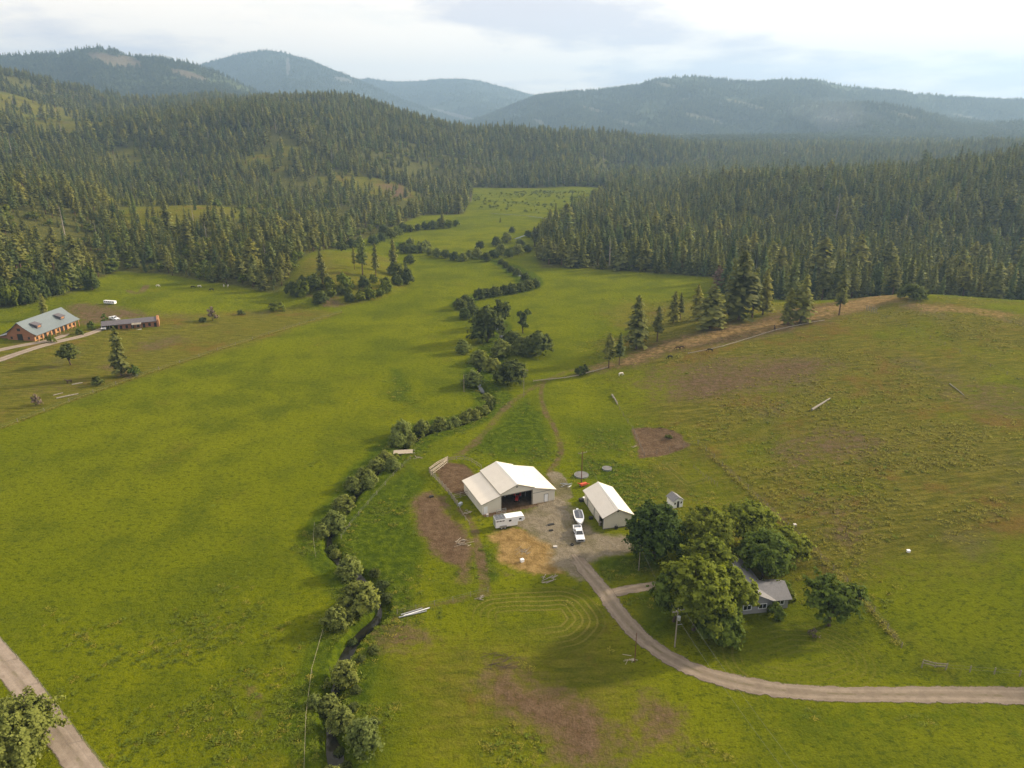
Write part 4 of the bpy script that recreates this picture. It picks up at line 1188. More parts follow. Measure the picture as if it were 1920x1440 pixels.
# far woods on the ranges
FP = []; 
qx, qy = jitter_grid(-1700, 1900, 1900, 2700, 9.0, rng)
s = np.abs(np.arctan2(qx, qy)) < R(39)
qx, qy = qx[s], qy[s]
k = rng.uniform(size=qx.size) < np.clip(0.62 + fbm(qx / 130, qy / 130, 451, 4) * 1.6, 0.05, 1)
qx, qy = qx[k], qy[k]
FP.append(np.stack([qx, qy, hz(qx, qy)], 1))
for (X, Y, Zm, B), cnt in ((RA, 26000), (RD, 60000), (RB, 16000), (RC, 12000), (RE, 12000)):
    nu_, nv_ = X.shape
    a = rng.uniform(0, nu_ - 1.001, cnt * 2); b = rng.uniform(0.0, 0.715, cnt * 2) ** 0.8 * (nv_ - 1.001)
    i = a.astype(int); j = b.astype(int); fa = a - i; fb = b - j
    def bil(Q): return (Q[i, j] * (1 - fa) + Q[i + 1, j] * fa) * (1 - fb) + (Q[i, j + 1] * (1 - fa) + Q[i + 1, j + 1] * fa) * fb
    P = np.stack([bil(X), bil(Y), bil(Zm)], 1)
    keep = (rng.uniform(size=len(P)) > bil(B) * 1.1) & (np.abs(np.arctan2(P[:, 0], P[:, 1])) < R(39)) & (rng.uniform(size=len(P)) < np.clip(0.55 + fbm(P[:, 0] / 220, P[:, 1] / 220, 461, 4) * 1.8, 0.04, 1))
    FP.append(P[keep])
FP = np.concatenate(FP)
m = len(FP)
hh = np.clip(rng.normal(16, 3.5, m), 7, 26)
ws = hh / 20 * rng.uniform(1.0, 1.6, m) * 1.4
scatter('far_forest', FP - np.array([0, 0, 0.5]), rng.integers(0, 4, m), rng.uniform(0, 6.28, m), np.stack([ws, ws, hh / 20], 1), fars,
        'distant conifer woods covering the mountain slopes', 'forest')

# ------------------------------------------------------------------ white pole barn
def local_frame(o_xy, ang):
    return (o_xy[0], o_xy[1], gz(*o_xy)), ang
M['shade_trim'] = plain('shade_trim', (0.33, 0.29, 0.22), 0.6, 0.1)  # tone of the roof-edge strips, shade put into the colour
b0 = at_z(904.8, 965.6); BA = R(23.2)
barn = thing('pole_barn', 'large white metal pole barn with raised centre roof and open bay', 'barn', (b0[0], b0[1], 0.0), BA)
Lb, X1, X2, XR, Wb = 13.0, 4.75, 13.2, 8.95, 19.0
def wall(parent, prof, y, mat='white_steel', name='wall', t=0.12):
    return MB().extrude(prof, 'y', y - t / 2, y + t / 2).build(name, M[mat], parent)
wall(barn, [(0, -0.4), (X1, -0.4), (X1, 4.25), (0, 2.95)], 0.06)
wall(barn, [(X1 + 0.02, 4.1), (X2 - 0.02, 4.1), (X2 - 0.02, 4.75), (XR, 6.32), (X1 + 0.02, 4.75)], 0.05)
wall(barn, [(X2, -0.4), (Wb, -0.4), (Wb, 2.95), (X2, 4.4)], 0.06)
wall(barn, [(0, -0.4), (Wb, -0.4), (Wb, 2.95), (X2, 4.4), (X2, 4.75), (XR, 6.32), (X1, 4.75), (X1, 4.25), (0, 2.95)], Lb - 0.06)
MB().span(-0.06, 0.06, 0.13, Lb - 0.13, -0.4, 2.93).build('wall', M['white_steel_side'], barn)
MB().span(Wb - 0.06, Wb + 0.06, 0.13, Lb - 0.13, -0.4, 2.93).build('wall', M['white_steel_side'], barn)
MB().span(X1 - 0.05, X1 + 0.05, 0.13, Lb - 0.13, 4.0, 4.72).build('clerestory_wall', M['white_steel_side'], barn)
ov = 0.35
def roof(parent, xa, za, xb, zb, y0, y1, mat='roof_white', t=0.12):
    return MB().slab([(xa, y0, za), (xb, y0, zb), (xb, y1, zb), (xa, y1, za)], t).build('roof_panel', M[mat], parent)
roof(barn, -0.4, 2.93, X1 - 0.06, 4.40, -ov, Lb + ov)
roof(barn, X1 - 0.30, 4.76, XR - 0.01, 6.50, -ov, Lb + ov)
roof(barn, XR + 0.01, 6.50, X2 + 0.30, 4.80, -ov, Lb + ov)
roof(barn, X2 + 0.02, 4.66, Wb + 0.4, 2.98, -ov + 0.05, Lb + ov - 0.05)
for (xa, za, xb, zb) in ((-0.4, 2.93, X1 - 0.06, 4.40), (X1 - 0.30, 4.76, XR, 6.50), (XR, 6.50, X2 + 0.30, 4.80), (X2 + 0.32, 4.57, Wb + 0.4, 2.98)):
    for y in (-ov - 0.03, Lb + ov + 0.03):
        MB().bar((xa, y, za - 0.12), (xb, y, zb - 0.12), 0.05, 0.16).build('rake_shade_trim', M['shade_trim'], barn)
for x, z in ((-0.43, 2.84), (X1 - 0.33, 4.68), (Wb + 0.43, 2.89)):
    MB().bar((x, -ov, z), (x, Lb + ov, z), 0.10, 0.12).build('eave_shade_trim', M['shade_trim'], barn)  # darker strips under rakes and eaves, standing in for the shadow line there
MB().extrude([(XR - 0.28, 6.42), (XR, 6.54), (XR + 0.28, 6.42), (XR, 6.50)], 'y', -ov - 0.02, Lb + ov + 0.02).build('ridge_cap', M['trim'], barn)
for x in (X1 + 0.1, X2 - 0.1):
    MB().span(x - 0.14, x + 0.14, 0.12, 0.4, -0.4, 4.1).build('post', M['weathered'], barn)
MB().span(X1 + 0.1, X2 - 0.1, 0.12, 0.34, 3.85, 4.09).build('header_beam', M['weathered'], barn)
for y in (4.3, 8.6):
    for x in (X1 + 0.1, X2 - 0.1):
        MB().span(x - 0.1, x + 0.1, y - 0.1, y + 0.1, -0.4, 4.1).build('post', M['weathered'], barn)
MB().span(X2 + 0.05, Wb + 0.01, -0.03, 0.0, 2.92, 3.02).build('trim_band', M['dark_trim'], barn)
dr = MB().span(16.3, 17.25, -0.05, -0.004, 0.0, 2.05).build('door', M['white_paint'], barn)
MB().span(16.20, 16.3, -0.06, -0.004, 0, 2.12).span(17.25, 17.35, -0.06, -0.004, 0, 2.12).span(16.3, 17.25, -0.06, -0.004, 2.05, 2.14).build('door_frame', M['dark_trim'], dr)
MB().span(0.3, 1.3, -0.04, -0.004, 0.0, 2.1).build('door', M['white_paint'], barn)
MB().span(XR - 0.25, XR + 0.25, -0.05, -0.012, 5.5, 5.8).build('vent', M['dark_trim'], barn)
MB().bar((0.0, -0.02, 0.0), (0.0, -0.02, 2.95), 0.12).build('corner_trim', M['trim'], barn)
MB().bar((Wb, -0.02, 0.0), (Wb, -0.02, 2.95), 0.12).build('corner_trim', M['trim'], barn)
ca, sa_ = math.cos(BA), math.sin(BA)
def BW(x, y): return (b0[0] + ca * x - sa_ * y, b0[1] + sa_ * x + ca * y)

def wheel(parent, c, r, w, ax='x', name='wheel'):
    d = Vector((w / 2, 0, 0)) if ax == 'x' else Vector((0, w / 2, 0))
    o = MB().tube([Vector(c) - d, Vector(c) + d], r, 14).build(name, M['rubber'], parent)
    MB().tube([Vector(c) - d * 1.06, Vector(c) + d * 1.06], r * 0.55, 10).build('rim', M['galvanised'], o)
    return o
def tractor(xy, rz, label, mat):
    t = thing('tractor', label, 'tractor', (xy[0], xy[1], gz(*xy)), rz)
    MB().extrude([(-1.6, 0.6), (0.1, 0.6), (0.1, 1.25), (-1.35, 1.2), (-1.6, 1.05)], 'x', -0.35, 0.35).build('hood', M[mat], t)
    MB().span(-0.45, 0.45, 0.1, 1.1, 0.55, 0.95).build('chassis', M['dark'], t)
    MB().span(-0.25, 0.25, 0.55, 0.95, 0.95, 1.15).span(-0.25, 0.25, 0.9, 1.0, 1.15, 1.5).build('seat', M['dark'], t)
    for s in (-1, 1):
        wheel(t, (0.7 * s, 0.75, 0.7), 0.7, 0.35); wheel(t, (0.55 * s, -1.15, 0.4), 0.4, 0.22)
        MB().extrude([(0.1, 0.9), (0.3, 1.4), (1.1, 1.45), (1.35, 1.1), (1.2, 1.1), (1.0, 1.35), (0.4, 1.3)], 'x', s * 0.7 - 0.2, s * 0.7 + 0.2).build('fender', M[mat], t)
        MB().bar((0.45 * s, 1.1, 1.0), (0.45 * s, 1.1, 2.3), 0.07).build('roll_bar', M['dark'], t)
    return t
tractor(BW(10.6, 3.6), BA + R(-30), 'red tractor parked inside the open barn bay', 'red')
tk = thing('utility_trailer', 'grey flat utility trailer behind the tractor inside the barn', 'trailer', (*BW(8.6, 6.8), 0), BA + R(70))
MB().span(-0.8, 0.8, -1.5, 1.5, 0.55, 0.68).build('deck', M['weathered'], tk)
MB().span(-0.8, -0.74, -1.5, 1.5, 0.68, 1.05).span(0.74, 0.8, -1.5, 1.5, 0.68, 1.05).build('side_rail', M['grey_metal'], tk)
for s in (-1, 1): wheel(tk, (0.9 * s, 0, 0.35), 0.35, 0.18)

# ------------------------------------------------------------------ white shop
s0 = at_z(1131.5, 992.0); SA = R(13.6)
shop = thing('workshop', 'long white metal workshop with sliding doors beside the gravel yard', 'shed', (s0[0], s0[1], 0.0), SA)
Ws, Ls, Es, Rs = 6.8, 13.3, 3.05, 4.75
wall(shop, [(0, -0.4), (Ws, -0.4), (Ws, Es), (Ws / 2, Rs - 0.1), (0, Es)], 0.06)
wall(shop, [(0, -0.4), (Ws, -0.4), (Ws, Es), (Ws / 2, Rs - 0.1), (0, Es)], Ls - 0.06)
MB().span(Ws - 0.06, Ws + 0.06, 0.13, Ls - 0.13, -0.4, Es - 0.03).build('wall', M['white_steel_side'], shop)
MB().span(-0.06, 0.06, 9.7, Ls - 0.13, -0.4, Es - 0.03).build('wall', M['white_steel_side'], shop)
MB().span(-0.06, 0.06, 0.13, 9.7, 2.65, Es - 0.03).build('wall', M['white_steel_side'], shop)
for y in (0.28, 2.6, 6.1, 9.6):
    MB().span(-0.1, 0.1, y - 0.1, y + 0.1, -0.4, 2.65).build('post', M['dark_trim'], shop)
MB().span(-0.20, -0.12, 2.7, 5.7, 0.02, 2.72).build('sliding_door', M['white_steel_side'], shop)
MB().span(-0.20, -0.12, 6.2, 9.4, 0.02, 2.72).build('sliding_door', M['white_steel_side'], shop)
MB().span(-0.24, -0.1, 0.2, 9.8, 2.72, 2.80).build('door_track', M['grey_metal'], shop)
MB().span(-0.09, -0.065, 10.6, 11.4, 0.0, 2.0).build('door', M['grey_metal'], shop)
roof(shop, -0.45, Es - 0.05, Ws / 2 - 0.01, Rs + 0.12, -ov, Ls + ov)
roof(shop, Ws / 2 + 0.01, Rs + 0.12, Ws + 0.45, Es - 0.05, -ov, Ls + ov)
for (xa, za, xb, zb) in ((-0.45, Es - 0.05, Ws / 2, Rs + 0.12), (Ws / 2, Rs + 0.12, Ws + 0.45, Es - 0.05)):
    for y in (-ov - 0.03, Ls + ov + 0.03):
        MB().bar((xa, y, za - 0.12), (xb, y, zb - 0.12), 0.05, 0.16).build('rake_shade_trim', M['shade_trim'], shop)
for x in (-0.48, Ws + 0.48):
    MB().bar((x, -ov, Es - 0.14), (x, Ls + ov, Es - 0.14), 0.10, 0.12).build('eave_shade_trim', M['shade_trim'], shop)  # same painted shade line along the workshop roof edges
MB().extrude([(Ws / 2 - 0.25, Rs + 0.05), (Ws / 2, Rs + 0.17), (Ws / 2 + 0.25, Rs + 0.05), (Ws / 2, Rs + 0.12)], 'y', -ov - 0.02, Ls + ov + 0.02).build('ridge_cap', M['trim'], shop)
MB().span(Ws / 2 - 0.22, Ws / 2 + 0.12, -0.06, -0.004, 4.0, 4.35).build('vent', M['dark'], shop)
MB().span(0.02, Ws - 0.02, -0.05, -0.004, -0.2, 0.12).build('base_trim', M['dark_trim'], shop)
ca2, sa2 = math.cos(SA), math.sin(SA)
def SW(x, y): return (s0[0] + ca2 * x - sa2 * y, s0[1] + sa2 * x + ca2 * y)
ac = thing('wall_heater', 'small dark machine against the white workshop gable', 'machine', (*SW(2.9, -0.55), gz(*SW(2.9, -0.55))), SA)
MB().span(-0.3, 0.3, -0.25, 0.25, 0.0, 0.75).build('cabinet', M['dark'], ac)
MB().tube([(0, 0, 0.75), (0, 0.1, 1.25)], 0.07, 8).build('pipe', M['grey_metal'], ac)

# ------------------------------------------------------------------ vehicles in the yard
def pickup(xy, rz, label, bed_dark=True):
    t = thing('pickup_truck', label, 'truck', (xy[0], xy[1], gz(*xy) + 0.02), rz)      # front faces -y
    prof = [(-2.85, 0.45), (-2.9, 0.75), (-2.8, 1.0), (-1.35, 1.12), (-0.95, 1.12), (0.95, 1.12), (2.85, 1.12), (2.9, 0.5)]
    MB().extrude(prof, 'x', -0.97, 0.97).build('body', M['truck_paint'], t)
    cb = MB()
    lo = [(-0.92, -1.25, 1.12), (0.92, -1.25, 1.12), (0.92, 1.05, 1.12), (-0.92, 1.05, 1.12)]
    hi = [(-0.74, -0.45, 1.80), (0.74, -0.45, 1.80), (0.74, 0.85, 1.80), (-0.74, 0.85, 1.80)]
    cb.add(lo + hi, [(0, 1, 5, 4), (1, 2, 6, 5), (2, 3, 7, 6), (3, 0, 4, 7), (4, 5, 6, 7)])
    cab = cb.build('cab', M['truck_paint'], t)
    def pane(i, j, k, l, nm, u0, u1, v0, v1):
        A = [Vector((lo + hi)[q]) for q in (i, j, k, l)]
        pt = lambda u, v: (A[0].lerp(A[1], u)).lerp(A[3].lerp(A[2], u), v)
        n = (A[1] - A[0]).cross(A[3] - A[0]).normalized() * 0.015
        q = [pt(u0, v0) + n, pt(u1, v0) + n, pt(u1, v1) + n, pt(u0, v1) + n]
        MB().add(q + [p - n * 0.6 for p in q], [(0, 1, 2, 3), (7, 6, 5, 4), (0, 4, 5, 1), (1, 5, 6, 2), (2, 6, 7, 3), (3, 7, 4, 0)]).build(nm, M['glass'], cab)
    pane(0, 1, 5, 4, 'windscreen', 0.06, 0.94, 0.1, 0.92); pane(2, 3, 7, 6, 'rear_window', 0.12, 0.88, 0.2, 0.85)
    for a_ in ((1, 2, 6, 5), (3, 0, 4, 7)):
        pane(*a_, 'side_window', 0.14, 0.5, 0.12, 0.88); pane(*a_, 'side_window', 0.55, 0.9, 0.12, 0.88)
    MB().span(-0.80, 0.80, 1.15, 2.78, 1.125, 1.135).build('bed_floor', M['cover' if bed_dark else 'grey_metal'], t)
    MB().span(-0.97, -0.82, 1.08, 2.86, 1.12, 1.32).span(0.82, 0.97, 1.08, 2.86, 1.12, 1.32).span(-0.82, 0.82, 2.78, 2.86, 1.12, 1.32).build('bed_rail', M['truck_paint'], t)
    MB().span(-0.6, 0.6, -2.93, -2.89, 0.68, 0.95).build('grille', M['dark'], t)
    for s in (-1, 1):
        MB().span(s * 0.78 - 0.16, s * 0.78 + 0.16, -2.93, -2.86, 0.75, 0.95).build('headlight', M['galvanised'], t)
        MB().span(s * 1.10 - 0.11, s * 1.10 + 0.11, -0.85, -0.68, 1.2, 1.42).build('mirror', M['dark'], t)
        for y in (-1.85, 1.85):
            wheel(t, (s * 0.86, y, 0.40), 0.40, 0.26)
    MB().span(-0.95, 0.95, -3.05, -2.91, 0.42, 0.66).build('bumper', M['grey_metal'], t)
    MB().span(-0.95, 0.95, 2.9, 3.02, 0.45, 0.66).build('bumper', M['grey_metal'], t)
    return t
pt_ = at_z(1085, 1006)
pickup((pt_[0], pt_[1]), R(4), 'white pickup truck hitched in front of the covered boat')
def boat(xy, rz):
    t = thing('motor_boat', 'white motor boat with dark grey cover on a trailer', 'boat', (xy[0], xy[1], gz(*xy)), rz)   # bow towards -y
    st = [(3.0, 1.05, 0.62), (2.0, 1.15, 0.55), (0.5, 1.18, 0.52), (-1.0, 1.08, 0.58), (-2.2, 0.72, 0.75), (-3.0, 0.12, 1.05)]
    vs = []; fs = []
    for y, w, k in st:
        vs += [(-w, y, 1.42), (-w * 0.9, y, 0.95), (0, y, k), (w * 0.9, y, 0.95), (w, y, 1.42)]
    for i in range(len(st) - 1):
        for j in range(4): fs.append((i * 5 + j, i * 5 + j + 1, i * 5 + 6 + j, i * 5 + 5 + j))
    fs.append((0, 1, 2, 3, 4)); fs.append(tuple(25 + k for k in (4, 3, 2, 1, 0)))
    for i in range(len(st) - 1): fs.append((i * 5, i * 5 + 5, i * 5 + 9, i * 5 + 4))
    MB().add(vs, fs).build('hull', M['white_paint'], t)
    cv = [(2.7, 0.86), (1.8, 0.92), (0.4, 0.94), (-0.9, 0.85)]
    vs = []; fs = []
    for i, (y, w) in enumerate(cv): vs += [(-w, y, 1.44), (0, y, 1.62 + 0.18 * (i in (1, 2))), (w, y, 1.44)]
    for i in range(3): fs += [(i * 3, i * 3 + 1, i * 3 + 4, i * 3 + 3), (i * 3 + 1, i * 3 + 2, i * 3 + 5, i * 3 + 4)]
    fs += [(0, 2, 1), (9, 10, 11), (0, 3, 6, 9, 11, 8, 5, 2)]
    MB().add(vs, fs).build('cover', M['cover'], t)
    MB().span(-0.25, 0.25, 2.98, 3.45, 0.7, 1.55).build('outboard_motor', M['white_paint'], t)
    fr = MB()
    for s in (-1, 1): fr.bar((s * 0.7, 2.6, 0.5), (s * 0.6, -1.8, 0.5), 0.09); fr.bar((s * 0.6, -1.8, 0.5), (0, -4.0, 0.5), 0.09)
    for y in (2.3, 1.0, -0.5): fr.bar((-0.7, y, 0.5), (0.7, y, 0.5), 0.08)
    fr.build('trailer_frame', M['galvanised'], t)
    for s in (-1, 1):
        for y in (1.1, 1.9): wheel(t, (s * 1.02, y, 0.33), 0.33, 0.2)
    return t
bt = at_z(1085.5, 979)
boat((bt[0], bt[1] + 0.3), R(2))
def horse_trailer(xy, rz):
    t = thing('horse_trailer', 'white gooseneck horse trailer with dark rear roof by the barn', 'trailer', (xy[0], xy[1], gz(*xy)), rz)  # nose towards +x
    MB().span(-3.3, 1.75, -1.05, 1.05, 0.55, 2.65).build('body', M['white_paint'], t)
    nose = [(1.76, 0.55), (2.0, 0.7), (2.0, 1.45), (3.2, 1.45), (3.65, 1.75), (3.72, 2.2), (3.5, 2.6), (3.2, 2.72), (1.76, 2.72)]
    MB().extrude(nose, 'y', -1.04, 1.04).build('gooseneck', M['white_paint'], t)
    MB().span(-0.8, 1.75, -1.06, 1.06, 2.652, 2.73).build('roof', M['white_paint'], t)
    MB().span(-3.25, -0.85, -1.0, 1.0, 2.66, 2.70).build('roof_deck', M['cover'], t)
    rk = MB()
    for x in (-3.2, -2.4, -1.6, -0.95): rk.bar((x, -0.95, 2.9), (x, 0.95, 2.9), 0.05)
    for s in (-1, 1):
        rk.bar((-3.2, s * 0.95, 2.9), (-0.95, s * 0.95, 2.9), 0.05)
        for x in (-3.2, -0.95): rk.bar((x, s * 0.95, 2.68), (x, s * 0.95, 2.9), 0.05)
    rk.build('roof_rack', M['grey_metal'], t)
    for x in (-2.85, -2.15, -1.45): MB().span(x - 0.28, x + 0.28, -1.075, -1.045, 2.05, 2.28).build('window', M['glass'], t)
    MB().span(-0.15, 0.45, -1.075, -1.045, 1.75, 2.2).build('window', M['glass'], t)
    MB().span(2.3, 2.9, -1.07, -1.035, 1.85, 2.25).build('window', M['glass'], t)
    MB().span(0.6, 1.3, -1.07, -1.045, 0.7, 2.4).build('door', M['white_paint'], t)
    for s in (-1, 1):
        MB().extrude([(-2.5, 0.55), (-2.3, 0.98), (-0.75, 0.98), (-0.55, 0.55)], 'y', s * 1.12 - 0.1, s * 1.12 + 0.1).build('fender', M['grey_metal'], t)
        for x in (-1.95, -1.1): wheel(t, (x, s * 1.1, 0.38), 0.38, 0.22, 'y')
    MB().tube([(3.3, 0, 1.45), (3.3, 0, 0.75)], 0.07, 8).build('coupler', M['dark'], t)
    MB().bar((1.9, 0.5, 0.0), (1.9, 0.5, 0.75), 0.1).bar((1.9, -0.5, 0.0), (1.9, -0.5, 0.75), 0.1).build('jack', M['dark'], t)
    MB().span(-3.34, -3.305, -0.9, 0.9, 0.7, 2.4).build('rear_door', M['galvanised'], t)
    return t
ht = at_z(953, 987)
horse_trailer((ht[0], ht[1]), R(17))

# ------------------------------------------------------------------ garden shed
g0 = at_z(1262, 951, 0.3)
gs = thing('garden_shed', 'tiny white garden shed with grey roof and dark doorway', 'shed', (g0[0], g0[1], gz(g0[0], g0[1]) - 0.05), R(20))
MB().extrude([(0, 0), (2.7, 0), (2.7, 2.0), (1.35, 2.85), (0, 2.0)], 'y', 0, 2.9).build('wall', M['white_paint'], gs)
roof(gs, -0.25, 1.92, 1.34, 2.98, -0.25, 3.15, 'shingle', 0.08); roof(gs, 1.36, 2.98, 2.95, 1.92, -0.25, 3.15, 'shingle', 0.08)
MB().span(1.05, 1.65, -0.03, -0.004, 0.02, 1.8).build('door', M['dark'], gs)
for x in (0.5, 2.2):
    w_ = MB().span(x - 0.22, x + 0.22, -0.03, -0.004, 1.05, 1.55).build('window', M['glass'], gs)
    MB().span(x - 0.28, x + 0.28, -0.02, -0.006, 0.99, 1.05).build('sill', M['trim'], w_)

# ------------------------------------------------------------------ farmhouse
HA = R(9)
h0 = at_z(1378, 1154, 0.0)
house = thing('farmhouse', 'low grey farmhouse with grey shingle roof half hidden by trees', 'house', (h0[0], h0[1], gz(h0[0], h0[1]) - 0.1), HA)
Wm, Lm_, Em, Rm2 = 7.4, 13.5, 2.75, 4.6
wall(house, [(0, -0.3), (Wm, -0.3), (Wm, Em), (Wm / 2, Rm2 - 0.15), (0, Em)], 0.07, 'grey_siding', 'wall', 0.14)
wall(house, [(0, -0.3), (Wm, -0.3), (Wm, Em), (Wm / 2, Rm2 - 0.15), (0, Em)], Lm_ - 0.07, 'grey_siding', 'wall', 0.14)
for x in (0, Wm): MB().span(x - 0.07, x + 0.07, 0.15, Lm_ - 0.15, -0.3, Em - 0.03).build('wall', M['grey_siding'], house)
roof(house, -0.6, Em - 0.25, Wm / 2 - 0.01, Rm2, -0.5, Lm_ + 0.5, 'shingle', 0.14); roof(house, Wm / 2 + 0.01, Rm2, Wm + 0.6, Em - 0.25, -0.5, Lm_ + 0.5, 'shingle', 0.14)
# wing to the right
xw, y0w, y1w = 11.0, 0.6, 6.4
MB().extrude([(y0w, -0.3), (y1w, -0.3), (y1w, 2.5), ((y0w + y1w) / 2, 3.95), (y0w, 2.5)], 'x', Wm + 0.1, xw).build('wing_wall', M['grey_siding'], house)
ym = (y0w + y1w) / 2
MB().slab([(Wm / 2 + 1.2, y0w - 0.5, 2.32), (xw + 0.5, y0w - 0.5, 2.32), (xw + 0.5, ym, 4.12), (Wm / 2 + 1.2, ym, 4.12)], 0.13).build('wing_roof', M['shingle'], house)
MB().slab([(Wm / 2 + 1.2, ym + 0.01, 4.12), (xw + 0.5, ym + 0.01, 4.12), (xw + 0.5, y1w + 0.5, 2.32), (Wm / 2 + 1.2, y1w + 0.5, 2.32)], 0.13).build('wing_roof', M['shingle'], house)
for x, y in ((2.3, -0.02), (5.4, -0.02), (9.3, y0w - 0.02)):
    w_ = MB().span(x - 0.75, x + 0.75, y - 0.03, y + 0.015, 1.1, 2.05).build('window', M['glass'], house)
    MB().span(x - 0.86, x + 0.86, y - 0.05, y + 0.012, 1.0, 1.1).span(x - 0.86, x + 0.86, y - 0.05, y + 0.012, 2.05, 2.15).span(x - 0.86, x - 0.75, y - 0.05, y + 0.012, 1.1, 2.05).span(x + 0.75, x + 0.86, y - 0.05, y + 0.012, 1.1, 2.05).span(x - 0.03, x + 0.03, y - 0.045, y + 0.012, 1.1, 2.05).build('frame', M['white_paint'], w_)
MB().span(Wm / 2 - 0.9, Wm / 2 - 0.4, 8.2, 8.7, 3.6, 5.3).build('chimney', M['stone_pale'], house)
def HW(x, y): return (h0[0] + math.cos(HA) * x - math.sin(HA) * y, h0[1] + math.sin(HA) * x + math.cos(HA) * y)
for k, (x, y, lab) in enumerate(((9.4, 7.6, 'white lattice garden bench against the house wing'), (10.1, 8.6, 'white garden chair beside the lattice bench'))):
    t = thing('garden_bench' if k == 0 else 'garden_chair', lab, 'bench' if k == 0 else 'chair', (*HW(x, y), gz(*HW(x, y))), HA)
    w = 0.75 if k == 0 else 0.3
    for q in range(3): MB().span(-w, w, -0.25 + q * 0.18, -0.12 + q * 0.18, 0.42, 0.46).build('slat', M['white_paint'], t)
    for z in (0.6, 0.8): MB().span(-w, w, 0.27, 0.31, z, z + 0.1).build('back_slat', M['white_paint'], t)
    for sx_ in (-1, 1):
        MB().span(sx_ * w * 0.93 - 0.03, sx_ * w * 0.93 + 0.03, -0.25, -0.19, 0, 0.42).build('leg', M['white_paint'], t)
        MB().span(sx_ * w * 0.93 - 0.03, sx_ * w * 0.93 + 0.03, 0.21, 0.27, 0, 0.9).build('leg', M['white_paint'], t)

# ------------------------------------------------------------------ timber barn across the valley
q0 = W(65.8, 640); q1 = W(143, 611); q2 = W(29, 641.5)
ang = math.atan2(q1[1] - q0[1], q1[0] - q0[0]); Lt = math.hypot(q1[0] - q0[0], q1[1] - q0[1])
zt = (q0[2] + q1[2]) / 2 - 0.3
M['sunlit_wood'] = ribbed('sunlit_wood', (0.50, 0.27, 0.12), 0.75, 0.3, 0, 0.2)  # barn side wood, the sun's orange light put into its colour
# local x along the barn, y across towards the back
tb = thing('timber_barn', 'long brown timber barn with blue-grey flared metal roof and dormers', 'barn', (q0[0], q0[1], zt), ang)
Wt, Et, Rt = 12.0, 3.4, 8.4
endp = [(0, -1.0), (Wt, -1.0), (Wt, Et), (Wt * 0.72, 6.0), (Wt / 2, Rt - 0.2), (Wt * 0.28, 6.0), (0, Et)]
MB().extrude(endp, 'x', 0.0, 0.15).build('end_wall', M['red_wood'], tb)
MB().extrude(endp, 'x', Lt - 0.15, Lt).build('end_wall', M['red_wood'], tb)
for y in (0.08, Wt - 0.08): MB().span(0.16, Lt - 0.16, y - 0.07, y + 0.07, -1.0, Et).build('side_wall', M['sunlit_wood'], tb)
for s in (0, 1):
    f = (lambda y: y) if s == 0 else (lambda y: Wt - y)
    rp = [(-1.9, Et - 0.25), (0.2, Et + 0.75), (Wt * 0.28, 6.2), (Wt / 2, Rt)]
    for (ya, za), (yb, zb) in zip(rp[:-1], rp[1:]):
        MB().slab([(-0.7, f(ya), za), (Lt + 0.9, f(ya), za), (Lt + 0.9, f(yb), zb), (-0.7, f(yb), zb)], 0.15).build('roof_panel', M['blue_roof'], tb)
for x in (Lt * 0.20, Lt * 0.76):
    d_ = MB().extrude([(0.9, 4.9), (0.9, 6.1), (3.6, 6.9), (3.6, 5.0)], 'x', x - 1.3, x + 1.3).build('dormer', M['dark_roof'], tb)
    MB().slab([(x - 1.6, 0.5, 6.15), (x + 1.6, 0.5, 6.15), (x + 1.6, 3.8, 7.15), (x - 1.6, 3.8, 7.15)], 0.12).build('dormer_roof', M['dark_roof'], d_)
    MB().span(x - 0.8, x + 0.8, 0.86, 0.89, 5.2, 5.9).build('window', M['brown_wood'], d_)
MB().span(-0.04, -0.004, Wt * 0.42, Wt * 0.62, -0.6, 3.4).build('doorway', M['dark'], tb)
MB().span(-0.04, -0.004, Wt * 0.46, Wt * 0.58, 4.6, 5.8).build('loft_door', M['dark'], tb)
for y in (Wt * 0.2, Wt * 0.84): MB().span(-0.04, -0.004, y - 0.45, y + 0.45, 1.2, 2.2).build('window', M['dark'], tb)
np_ = 10
for k in range(np_ + 1):
    x = 0.2 + (Lt - 0.4) * k / np_
    MB().span(x - 0.14, x + 0.14, -1.75, -1.5, -1.0, Et - 0.2).build('porch_post', M['brown_wood'], tb)
for k in range(np_):
    x = 0.2 + (Lt - 0.4) * (k + 0.5) / np_
    if k in (2, 4, 6, 7): MB().span(x - 0.9, x + 0.9, -0.03, -0.004, -0.4, 2.3).build('stall_door', M['dark'], tb)
    else: MB().span(x - 0.5, x + 0.5, -0.03, -0.004, 0.9, 1.9).build('window', M['dark'], tb)
MB().extrude([(Wt, -1.0), (Wt + 4.5, -1.0), (Wt + 4.5, 1.9), (Wt, 2.6)], 'x', 1.0, 7.0).build('lean_to', M['red_wood'], tb)
MB().slab([(0.4, Wt - 0.2, 2.9), (7.6, Wt - 0.2, 2.9), (7.6, Wt + 5.0, 2.0), (0.4, Wt + 5.0, 2.0)], 0.12).build('lean_to_roof', M['galvanised'], tb)

